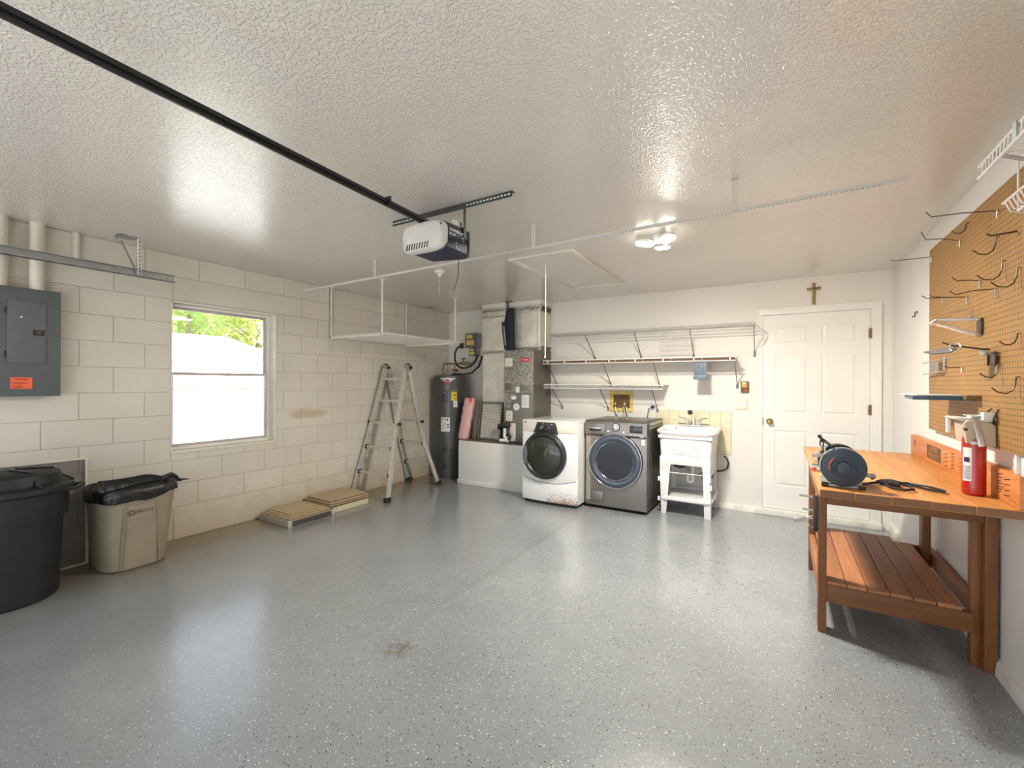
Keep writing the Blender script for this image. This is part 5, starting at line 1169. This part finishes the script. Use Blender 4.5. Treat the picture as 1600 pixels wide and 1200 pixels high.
# little hanging basket below it
wk = thing('wire_basket', (-1.0, 5.05, 1.72), 'small wire rack hanging below the highest wire shelf', 'basket')
b_ = MB()
for i in range(11): x = -1.155+.032*i; b_.tube([(x, 5.04, 1.955), (x, 5.06, 1.89), (x, 5.08, 1.725)], .002, 4)
for y, z in ((5.045, 1.93), (5.062, 1.88), (5.068, 1.83), (5.074, 1.78), (5.08, 1.728)): b_.tube([(-1.16, y, z), (-.832, y, z)], .0028, 4)
build('basket_wires', b_, 'wire_shaded', wk, kind='stuff')
w2 = wshelf(-2.610, -.403, 1.648, 'middle wire shelf holding a dark board above the washing machine', .30, [(-2.56, -2.56), (-1.82, -1.816), (-1.232, -1.225), (-.41, -.407)], 1.35, .044)
build('long_rod', MB().box(-2.612, SF-.010, 1.640, -.400, SF-.003, 1.650).box(-2.612, SF-.010, 1.600, -.400, SF-.003, 1.609), 'wire_white', w2, smooth=0)
pst = MB()
for x in (-2.55, -2.32, -2.03, -1.74, -1.43, -1.12, -.80, -.45): pst.box(x-.007, SF-.010, 1.603, x+.007, SF-.004, 1.648)
build('lip_upright', pst, 'wire_white', w2, smooth=0)
tag(build('shelf_board', MB().box(-2.60, SF+.012, 1.612, -.415, YB-.022, 1.638), 'brown_board'), 'dark brown board lying in the middle wire shelf', 'board')
w3 = wshelf(-2.60, -1.118, 1.342, 'shortest and lowest wire shelf over the washer outlet box', .0245, [(-2.50, -2.481), (-1.86, -1.848), (-1.246, -1.246)], 1.055, .045)
tag(build('shelf_liner', MB().box(-2.595, SF+.006, 1.3445, -1.122, YB-.012, 1.349), 'bisque'), 'thin pale liner sheet on the lowest wire shelf', 'shelf liner')
hl = thing('hanging_holder', (-.74, 5.06, 1.40), 'blue grey plastic holder hanging from the middle wire shelf', 'holder')
build('holder_back', MB().box(-.803, 5.062, 1.455, -.678, 5.072, 1.595), 'bluegrey', hl, bevel=.003)
build('holder_tray', MB().box(-.806, 5.035, 1.405, -.675, 5.072, 1.455), 'bluegrey', hl, bevel=.005)
rb = MB()
for i in range(4): rb.box(-.788+.026*i, 5.058, 1.465, -.781+.026*i, 5.064, 1.585)
build('holder_rib', rb, 'slate2', hl, smooth=0)

# ------------------------------------------------------------------ workbench
wbn = thing('workbench', (.52, 3.55, 0), 'orange stained timber workbench along the right wall', 'workbench')
TZ = .840; T0 = 2.655; T1 = 4.44; TX0 = .165; TX1 = .845
for i in range(5):
    a = TX0+.138*i; b_ = min(a+.1365, XR-.004)
    if i == 4: b_ = XR-.003
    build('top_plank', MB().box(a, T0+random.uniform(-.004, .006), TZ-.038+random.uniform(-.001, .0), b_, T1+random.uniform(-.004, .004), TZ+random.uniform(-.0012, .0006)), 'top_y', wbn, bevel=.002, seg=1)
sbz = build('back_board', MB().box(.846, 2.66, TZ+.001, XR-.001, 4.46, TZ+.142), 'board_y', wbn, bevel=.002, label='orange back board with black stamped print')
b_ = MB().box(.8452, 3.72, .872, .8462, 4.02, .962)
build('stamp_block', b_, 'printed' if 'printed' in M else 'tile_dark', sbz, smooth=0)
text('LUMBER', .044, (.8448, 3.87, .940), (R(90), 0, R(-90)), 'board_y', sbz, sx=1.25)
text('PRODUCTS', .038, (.8448, 3.87, .897), (R(90), 0, R(-90)), 'board_y', sbz, sx=1.15)
b_ = MB(); rdd = random.Random(5)
for y0, n in ((3.62, 4), (3.50, 7), (3.36, 5), (3.22, 6), (3.08, 7), (2.86, 7), (2.78, 4)):
    for j in range(n): z = .870+.1*j/n+rdd.uniform(0, .006); L_ = rdd.uniform(.03, .075); b_.bar((.8458, y0-L_/2, z+.006), (.8458, y0+L_/2, z-.004), .001, .004, (0, 0, 1))
for i in range(6): b_.box(.8452, 2.69+.018*i, .862+.001*i, .8462, 2.695+.018*i, .867+.001*i)
b_.box(.8452, 4.32, .93, .8462, 4.35, .95).box(.8452, 4.34, .90, .8462, 4.35, .935)
build('stamped_marks', b_, 'ink', sbz, smooth=0)
LY0, LY1 = 2.95, 3.88
for x0, x1, y0, y1 in ((.178, .216, LY0, LY0+.089), (.178, .216, LY1+.01, LY1+.099), (.796, .838, LY1, LY1+.089)):
    build('leg', MB().box(x0, y0, 0, x1, y1, TZ-.040), 'frame_z', wbn, bevel=.003)
build('leg', MB().box(.826, LY0, 0, .872, LY0+.089, TZ-.040), 'frame_z', wbn, bevel=.003)
build('leg', MB().box(.790, LY0+.040, .0, .826, LY0+.089, TZ-.13), 'frame_z', wbn, bevel=.003)
build('apron', MB().box(.217, LY0+.002, .705, .825, LY0+.038, TZ-.041), 'frame_x', wbn, bevel=.002)
build('apron', MB().box(.217, LY1+.04, .705, .795, LY1+.076, TZ-.041), 'frame_x', wbn, bevel=.002)
build('side_apron', MB().box(.180, LY0+.092, .705, .216, LY1+.008, TZ-.041), 'shelf_y', wbn, bevel=.002)
build('shelf_rail', MB().box(.2165, LY0+.002, .172, .789, LY0+.038, .266), 'frame_x', wbn, bevel=.002)
build('shelf_rail', MB().box(.217, LY1+.105, .172, .870, LY1+.141, .266), 'frame_x', wbn, bevel=.002)
build('side_rail', MB().box(.180, LY0+.092, .172, .214, LY1+.008, .266), 'shelf_y', wbn, bevel=.002)
build('side_rail', MB().box(.840, LY0+.092, .172, .872, LY1+.10, .266), 'shelf_y', wbn, bevel=.002)
for i, (a, b_) in enumerate(((.217, .303), (.306, .390), (.393, .481), (.484, .573), (.576, .660), (.663, .752))):
    build('shelf_plank', MB().box(a, LY0+.004, .267, b_, (4.06 if i < 5 else 3.95), .287+.001*(i % 2)), 'shelf_y', wbn, bevel=.002, seg=1)
build('wire_loop', MB().tube([(.172, 3.86, .385), (.222, 3.885, .383), (.222, 3.99, .383), (.172, 3.99, .385), (.172, 3.86, .385)], .003, 6), 'cable', wbn)
# toggle holder on the bench's left leg
tg = thing('bar_clamp', (.16, 3.0, .55), 'black bar clamp with chrome levers hanging on the left front bench leg', 'clamp')
build('bar', MB().box(.155, 2.955, .545, .176, 2.985, .742), 'black_plastic', tg, bevel=.003)
for z0, L_ in ((.735, .075), (.66, .06), (.575, .03)):
    build('arm', MB().tube([(.165, 2.97, z0-.02), (.15, 2.965, z0), (.165-L_, 2.95, z0+.004)], .006, 8), 'steel', tg)
build('lever', MB().tube([(.16, 2.965, .63), (.12, 2.95, .615)], .006, 8).bar((.122, 2.95, .617), (.062, 2.93, .60), .012, .020), 'steel', tg, bevel=.003)
# bench grinder
gd = thing('bench_grinder', (.27, 2.86, TZ), 'blue black bench grinder at the near left corner of the workbench', 'bench grinder')
GX, GZ = .268, TZ+.102
build('base_plate', MB().box(GX-.085, 2.755, TZ+.001, GX+.085, 2.985, TZ+.014), 'galv', gd, bevel=.004)
build('pedestal', MB().loft([rr(GX-.06, GX+.06, 2.80, 2.95, TZ+.013, 5, 24), rr(GX-.045, GX+.045, 2.82, 2.93, TZ+.06, 5, 24)]), 'grinder', gd, smooth=50)
build('motor', MB().lathe([(.045, 2.80), (.066, 2.815), (.068, 2.93), (.045, 2.945)], (GX, 0, GZ), 'y', 32), 'grinder', gd)
wg = build('wheel_guard', MB().lathe([(.094, 2.795), (.096, 2.755), (.092, 2.747), (.052, 2.742), (.050, 2.738), (.044, 2.738), (.042, 2.742), (.034, 2.742), (.030, 2.733), (.0, 2.731)], (GX, 0, GZ), 'y', 48), 'grinder', gd, smooth=35)
build('rim_band', MB().lathe([(.096, 2.792), (.0985, 2.792), (.0985, 2.776), (.096, 2.776)], (GX, 0, GZ), 'y', 48), 'steel', wg)
oa_ = MB().tube([(GX+.060*math.cos(R(a)), 2.7435, GZ+.060*math.sin(R(a))) for a in range(130, 200, 8)], .0032, 6)
build('orange_arc', oa_, 'orange', wg, label='orange printed arc')
build('wheel_guard', MB().lathe([(.090, 2.955), (.094, 2.96), (.094, 2.998), (.088, 3.004), (.0, 3.010)], (GX, 0, GZ), 'y', 40), 'black_plastic', gd, smooth=35)
build('grinding_wheel', MB().cyl((GX-.012, 2.76, GZ), .084, .02, 'y', 32), 'steel', gd)
for y in (2.775, 2.975):
    build('eye_shield_rod', MB().tube([(GX-.02, y, GZ+.075), (GX-.055, y-.005, GZ+.105), (GX-.085, y-.01, GZ+.130)], .0035, 6).tube([(GX-.08, y-.01, GZ+.128), (GX-.085, y-.012, GZ+.09), (GX-.078, y-.012, GZ+.072)], .0035, 6), 'dark_metal', gd)
    build('shield_knob', MB().lathe([(0, -.010), (.010, -.007), (.010, .007), (0, .010)], (GX-.086, y-.01, GZ+.130), 'y', 10), 'dark_rubber', gd)
    build('tool_rest', MB().box(GX-.128, y-.02, GZ-.012, GX-.085, y+.012, GZ-.006).tube([(GX-.12, y, GZ-.03), (GX-.085, y, GZ-.03)], .007, 8), 'steel', gd, bevel=.001)
build('rest_knob', MB().lathe([(.008, -.02), (.011, -.01), (.011, .004)], (GX-.115, 2.77, GZ-.022), 'x', 10), 'orange', gd)
build('paper_tag', MB().add([(GX-.135, 2.77, GZ+.055), (GX-.075, 2.745, GZ+.068), (GX-.062, 2.765, GZ+.052), (GX-.125, 2.80, GZ+.032)], [(0, 1, 2, 3)]), 'paper', gd, smooth=0, label='white paper tag')
build('tag_string', MB().tube([(GX-.082, 2.77, GZ+.115), (GX-.105, 2.775, GZ+.08), (GX-.12, 2.775, GZ+.055)], .0018, 5).bar((GX-.082, 2.765, GZ+.11), (GX-.068, 2.76, GZ+.02), .004, .009), 'cable', gd)
build('base_foot', MB().box(GX-.09, 2.750, TZ+.001, GX-.06, 2.775, TZ+.020).box(GX+.06, 2.750, TZ+.001, GX+.09, 2.775, TZ+.016), 'dark_rubber', gd, bevel=.004)
pc = thing('grinder_cord', (.5, 2.93, TZ), 'bundled black power cord lying in front of the grinder', 'cord')
cz = TZ+.009
build('cord_loops', MB().tube([(.36, 2.86, cz), (.40, 2.93, cz), (.45, 2.95, cz+.006), (.50, 2.94, cz+.01), (.56, 3.03, cz), (.63, 2.99, cz), (.676, 2.90, cz), (.665, 2.86, cz), (.63, 2.88, cz), (.57, 2.96, cz), (.51, 2.96, cz+.012), (.45, 2.91, cz+.008), (.47, 2.85, cz), (.51, 2.80, cz+.002), (.548, 2.83, cz+.005), (.545, 2.90, cz+.006), (.50, 2.93, cz+.014), (.42, 2.92, cz+.014)], .006, 7), 'black_plastic', pc)
build('cord_tie', MB().tube([(.435, 2.93, cz+.010), (.475, 2.92, cz+.012), (.512, 2.905, cz+.010)], [.014, .019, .016], 8), 'dark_rubber', pc)
build('plug', MB().box(.385, 2.955, TZ+.030, .425, 2.99, TZ+.048).tube([(.41, 2.965, TZ+.02), (.415, 2.97, TZ+.05)], .008, 8), 'galv', pc, bevel=.004)
# fire extinguisher
fe_ = thing('fire_extinguisher', (.783, 2.925, TZ), 'red fire extinguisher standing on the workbench', 'fire extinguisher')
EX, EY, ER = .780, 2.925, .042
build('cylinder_body', MB().lathe([(ER-.008, 0), (ER, .008), (ER, .262), (ER-.005, .285), (ER-.018, .302), (.018, .312), (.014, .318)], (EX, EY, TZ), 'z', 40), 'red', fe_, smooth=35)
ed = -75
build('instruction_label', MB().patch((EX, EY), ER, ed-85, ed-38, TZ+.068, TZ+.225), 'paper', fe_, smooth=20)
b_ = MB()
for i in range(8): b_.patch((EX, EY), ER+.0015, ed-80, ed-43, TZ+.08+.008*i, TZ+.083+.008*i, 2)
build('printed_lines', b_, 'bluegrey', fe_, smooth=0)
build('printed_lines', MB().patch((EX, EY), ER+.0015, ed-76, ed-48, TZ+.158, TZ+.180, 3), 'navy', fe_, smooth=0)
build('strap_band', MB().patch((EX, EY), ER, ed-45, ed-5, TZ+.270-.028, TZ+.262-.006, 5, .003).patch((EX, EY), ER, ed+28, ed+50, TZ+.270-.026, TZ+.262-.006, 4, .003), 'paper', fe_, smooth=20, label='white band')
build('valve_head', MB().lathe([(.016, .312), (.020, .325), (.020, .35), (.012, .358)], (EX, EY, TZ), 'z', 14), 'galv', fe_)
build('gauge', MB().lathe([(.013, -.014), (.015, 0)], (EX-.018, EY-.018, TZ+.338), 'y', 14), 'chrome', fe_)
build('carry_handle', MB().box(EX-.045, EY-.014, TZ+.352, EX+.045, EY+.014, TZ+.357).box(EX-.035, EY-.012, TZ+.375, EX+.05, EY+.012, TZ+.380), 'white_metal', fe_, bevel=.002)
build('squeeze_lever', MB().bar((EX-.005, EY-.030, TZ+.365), (EX+.012, EY-.058, TZ+.235), .024, .010, (0, -1, 0)), 'steel', fe_, bevel=.004)
build('hose_nozzle', MB().tube([(EX-.02, EY-.02, TZ+.335), (EX-.035, EY-.03, TZ+.325), (EX-.036, EY-.034, TZ+.305)], .009, 8), 'black_plastic', fe_)

# ------------------------------------------------------------------ pegboard
PX = .846
pb = thing('pegboard', (PX, 2.77, 1.07), 'brown perforated hardboard panel covering the right wall', 'pegboard')
build('board_sheet', MB().box(PX, 1.545, 1.068, PX+.006, 3.985, 2.262), 'peg', pb, smooth=0)
for q in ((1.55, 1.09, 3.96, 1.13), (1.55, 2.20, 3.96, 2.24), (3.93, 1.13, 3.965, 2.20)): build('batten', MB().box(PX+.006, q[0], q[1], XR-.001, q[2], q[3]), 'frame_x', pb, smooth=0)
def hook(y, z, L_, rise, label, pr=.030, r_=.0024, bend=0):
    h_ = thing('peg_hook', (PX, y, z), label, 'hook', 'wire hooks on the pegboard')
    build('hook_wire', MB().tube([(PX+.001, y, z+.004), (PX-.008, y, z+.004), (PX-L_*.5, y, z+rise*.35), (PX-L_+.02, y, z+rise*.4-bend), (PX-L_, y, z+rise)], r_, 6), 'hookm', h_)
    build('hook_prong', MB().tube([(PX-.008, y, z+.006), (PX-.009, y, z-pr), (PX-.003, y, z-pr-.002)], r_*1.15, 6), 'chrome', h_)
hook(2.875, 2.155, .250, .045, 'longest dark wire hook highest on the pegboard, nearest the wire shelf')
hook(3.37, 2.155, .167, .080, 'rising wire hook second highest on the pegboard')
hook(3.915, 2.200, .214, .012, 'long level wire hook at the far top corner of the pegboard')
hook(3.083, 1.877, .107, .030, 'short straight wire hook below the round hooks mid pegboard')
hook(2.892, 1.800, .160, .010, 'sagging wire hook just below the short straight hook', bend=.014)
hook(3.258, 1.825, .186, .028, 'long straight wire hook in the double row over the wire bracket')
hook(3.669, 1.894, .067, .020, 'shorter wire hook overlapping the long one near the far edge')
hook(3.33, 1.452, .080, .012, 'short wire hook just right of the small toothed rack', pr=.02)
def uhook(y, z, s, label):
    h_ = build('peg_loop', MB().tube([(PX+.001, y, z+s), (PX-.010, y, z+s), (PX-.012, y, z+s*.3), (PX-.020, y, z-s*.25), (PX-.020-s*.4, y, z-s*.55), (PX-.020-s*.95, y, z-s*.45), (PX-.024-s*1.3, y, z-s*.02)], .0027, 7), 'hookm')
    tag(h_, label, 'hook', 'curved hooks on the pegboard'); return h_
uhook(3.255, 2.190, .034, 'small curved hook close behind the second highest wire hook')
uhook(2.875, 1.990, .048, 'curved hook alone between the longest hook and the big curved hook')
uhook(2.805, 1.860, .052, 'largest curved hook, upper right of the pegboard')
uhook(2.66, 1.800, .05, 'curved hook cut by the picture edge beside the largest curved hook')
uhook(2.84, 1.415, .036, 'small curved hook above and right of the blue board')
uhook(2.665, 1.35, .045, 'lowest curved hook on the pegboard, at the picture edge')
uhook(2.655, 1.545, .03, 'curved hook tip at the picture edge between the upper and lower curved hooks')
tag(build('peg_hook_rod', MB().tube([(PX+.001, 2.70, 2.012), (PX-.01, 2.70, 2.010), (PX-.075, 2.70, 2.005), (PX-.09, 2.70, 2.015)], .004, 6), 'hookm'), 'short rod hook at the picture edge below the wire basket', 'hook')
# triangular wire bracket
tb = thing('wire_bracket', (PX, 3.1, 1.63), 'triangular double wire bracket in the middle of the pegboard', 'bracket')
for dy_ in (0, .045):
    y = 3.06+dy_
    build('bracket_wire', MB().tube([(PX-.002, y, 1.690), (PX-.02, y, 1.690), (PX-.165, y+.04, 1.700), (PX-.18, y+.05, 1.686), (PX-.15, y+.04, 1.676), (PX-.012, y, 1.612), (PX-.004, y, 1.615), (PX-.006, y, 1.690)], .0042, 6), 'chrome' if dy_ else 'steel', tb)
build('bracket_plate', MB().box(PX-.010, 3.050, 1.612, PX-.002, 3.112, 1.692), 'hookm', tb, bevel=.002)
for q in ([(PX-.012, 3.06, 1.686), (PX-.012, 3.105, 1.686)], [(PX-.16, 3.10, 1.70), (PX-.16, 3.15, 1.70)], [(PX-.09, 3.2, 1.74), (PX-.01, 3.2, 1.76), (PX-.01, 3.2, 1.70)]): build('cross_wire', MB().tube(q, .0038, 6), 'steel', tb)
# tool holder with ring and box
th = thing('tool_holder', (PX, 2.96, 1.46), 'long armed wire tool holder with a flat plate below the triangular bracket', 'tool holder')
build('arm', MB().tube([(PX-.004, 2.96, 1.530), (PX-.03, 2.96, 1.532), (PX-.14, 2.97, 1.556), (PX-.165, 2.98, 1.572)], .0045, 7), 'hookm', th)
build('flat_plate', MB().add([(PX-.115, 2.96, 1.545), (PX-.15, 3.0, 1.548), (PX-.225, 3.04, 1.530), (PX-.20, 2.97, 1.515), (PX-.14, 2.94, 1.520)], [(0, 1, 2, 3, 4)]).add([(PX-.115, 2.96, 1.541), (PX-.15, 3.0, 1.544), (PX-.225, 3.04, 1.526), (PX-.20, 2.97, 1.511), (PX-.14, 2.94, 1.516)], [(4, 3, 2, 1, 0)]), 'galv', th)
build('plate_ring', MB().tube([(PX-.125+.02*math.cos(t), 2.955, 1.545+.02*math.sin(t)) for t in [R(q) for q in range(0, 361, 30)]], .0035, 6), 'chrome', th)
build('clip', MB().box(PX-.040, 2.93, 1.500, PX-.012, 2.965, 1.525), 'steel', th, bevel=.003)
build('wire_box', MB().tube([(PX-.006, 2.855, 1.508), (PX-.014, 2.86, 1.508), (PX-.014, 2.86, 1.452), (PX-.014, 2.945, 1.452), (PX-.014, 2.945, 1.505), (PX-.014, 2.86, 1.512)], .004, 6).box(PX-.012, 2.865, 1.46, PX-.008, 2.94, 1.50), 'hookm', th)
build('hanging_eye', MB().tube([(PX-.012, 2.862+.006*math.cos(t), 1.434+.010*math.sin(t)) for t in [R(q) for q in range(0, 361, 45)]], .002, 5), 'steel', th)
# toothed rack
tr2 = thing('toothed_rack', (PX, 3.80, 1.42), 'small toothed wire rack at the far edge of the pegboard', 'rack')
b_ = MB().tube([(PX-.03, 3.99, 1.505), (PX-.03, 3.62, 1.512), (PX-.005, 3.61, 1.512)], .004, 6).tube([(PX-.03, 3.99, 1.430), (PX-.03, 3.64, 1.440), (PX-.005, 3.63, 1.44)], .004, 6).tube([(PX-.01, 3.62, 1.45), (PX-.01, 3.62, 1.53)], .005, 6)
build('rack_wires', b_, 'steel', tr2)
b_ = MB()
for i in range(6): b_.box(PX-.034, 3.65+.03*i, 1.435, PX-.028, 3.666+.03*i, 1.50)
build('rack_tooth', b_, 'steel', tr2, smooth=0)
# blue board resting on hooks
bo = thing('blue_board', (.71, 3.35, 1.28), 'teal blue flat board sticking out level from the pegboard', 'board')
build('board_top', MB().box(.615, 3.13, 1.303, .843, 3.56, 1.309), 'bisque', bo, bevel=.001)
build('board_body', MB().prism([(.600, 3.13), (.842, 3.12), (.842, 3.56), (.64, 3.53)], 'z', 1.281, 1.303), 'blue_board', bo, bevel=.002)
build('board_block', MB().box(.79, 3.07, 1.286, .844, 3.118, 1.308), 'brown_dark', bo, bevel=.003)
# beige case hanging
bc = thing('hanging_case', (.79, 2.96, 1.07), 'beige plastic case hanging on the pegboard behind the fire extinguisher', 'case')
build('case_body', MB().prism([(.745, 1.085), (.844, 1.075), (.844, 1.172), (.830, 1.185), (.75, 1.195), (.735, 1.18)], 'y', 2.885, 3.03), 'beige_case', bc, bevel=.006, seg=3)
build('case_top', MB().prism([(.700, 1.20), (.735, 1.188), (.842, 1.186), (.842, 1.198), (.735, 1.206)], 'y', 2.90, 3.05), 'white_plastic', bc, bevel=.004)
build('case_flap', MB().box(.715, 3.04, 1.12, .728, 3.07, 1.205), 'white_plastic', bc, bevel=.003)
build('hanging_loop', MB().tube([(.842, 2.93, 1.25), (.83, 2.93, 1.24), (.82, 2.935, 1.205), (.79, 2.95, 1.20)], .004, 6).tube([(.842, 2.86, 1.25), (.83, 2.865, 1.21), (.83, 2.875, 1.19)], .004, 6), 'dark_metal', bc)
build('white_bracket', MB().box(.80, 2.88, 1.198, .842, 2.92, 1.232).box(.77, 2.93, 1.204, .81, 2.99, 1.214), 'white_plastic', bc, bevel=.003)
tag(build('wall_hook', MB().box(XR-.004, 4.475, 1.905, XR, 4.49, 1.925).tube([(XR-.004, 4.482, 1.92), (XR-.014, 4.482, 1.915), (XR-.014, 4.482, 1.885), (XR-.024, 4.482, 1.88), (XR-.03, 4.482, 1.89)], .004, 6), 'dark_metal'), 'small dark hook on the white wall between door and pegboard', 'hook')
rw = thing('wire_raceway', (XR-.02, 2.70, .985), 'white cable raceway and outlet box below the pegboard', 'raceway')
build('raceway_strip', MB().box(.850, 2.705, .982, XR, 2.722, 1.066), 'white_plastic', rw, bevel=.002)
build('outlet_box', MB().box(.848, 2.56, .985, XR, 2.655, 1.060), 'white_plastic', rw, bevel=.003)
# near wire shelf on the right wall and small wire basket
ns = thing('ceiling_side_shelf', (.73, 1.4, 2.10), 'white wire shelf high on the right wall near the camera', 'shelf')
NZ, NX, NY = 2.112, .578, 2.112
b_ = MB()
for i in range(60): y = NY-.03-.028*i; b_.tube([(XR-.02, y, NZ+.003), (NX, y, NZ+.003), (NX-.004, y, NZ-.004), (NX-.006, y, NZ-.045)], .0024, 5)
for i in range(0): pass
build('cross_wires', b_, 'wire_white', ns, kind='stuff')
for x, z, y1 in ((NX, NZ-.003, NY+.005), (NX-.006, NZ-.048, NY-.01), (XR-.02, NZ-.003, NY-.02), ((NX+XR)/2, NZ-.003, NY-.02)):
    o = build('long_rod', MB().tube([(x, .4, z), (x, y1, z)], .0055, 8).lathe([(0, -.007), (.0075, -.004), (.0075, .004), (0, .007)], (x, y1, z), 'y', 8), 'wire_white', ns)
for y in (NY-.09, 1.0): build('flat_brace', MB().path([(NX+.002, y, NZ-.006), (NX+.08, y, NZ-.045), (NX+.18, y, NZ-.10), (XR-.002, y, NZ-.20)], .020, .004, (0, 1, 0)), 'galv', ns)
for y in (NY-.28,): build('side_clip', MB().box(NX-.01, y-.012, NZ-.052, NX-.006, y+.012, NZ+.004), 'galv', ns)
ks = thing('spice_basket', (.8, 2.45, 2.03), 'small white wire basket hooked on top of the pegboard', 'basket')
b_ = MB().tube([(PX-.085, 2.42, 2.24), (PX-.085, 2.415, 2.02)], .0035, 6).tube([(PX-.085, 2.42, 2.24), (PX-.004, 2.42, 2.25)], .003, 6).tube([(PX-.11, 2.47, 2.070), (PX-.11, 2.10, 2.070)], .005, 6).tube([(PX-.085, 2.415, 2.02), (PX-.085, 2.10, 2.02)], .005, 6).tube([(PX-.02, 2.47, 2.07), (PX-.02, 2.10, 2.07)], .004, 6)
build('basket_frame', b_, 'wire_white', ks)
b_ = MB()
for i in range(11): y = 2.45-.032*i; b_.tube([(PX-.11, y, 2.07), (PX-.095, y, 2.03), (PX-.05, y, 2.015), (PX-.02, y, 2.03), (PX-.012, y, 2.07)], .0028, 5)
build('basket_wires', b_, 'wire_white', ks, kind='stuff')
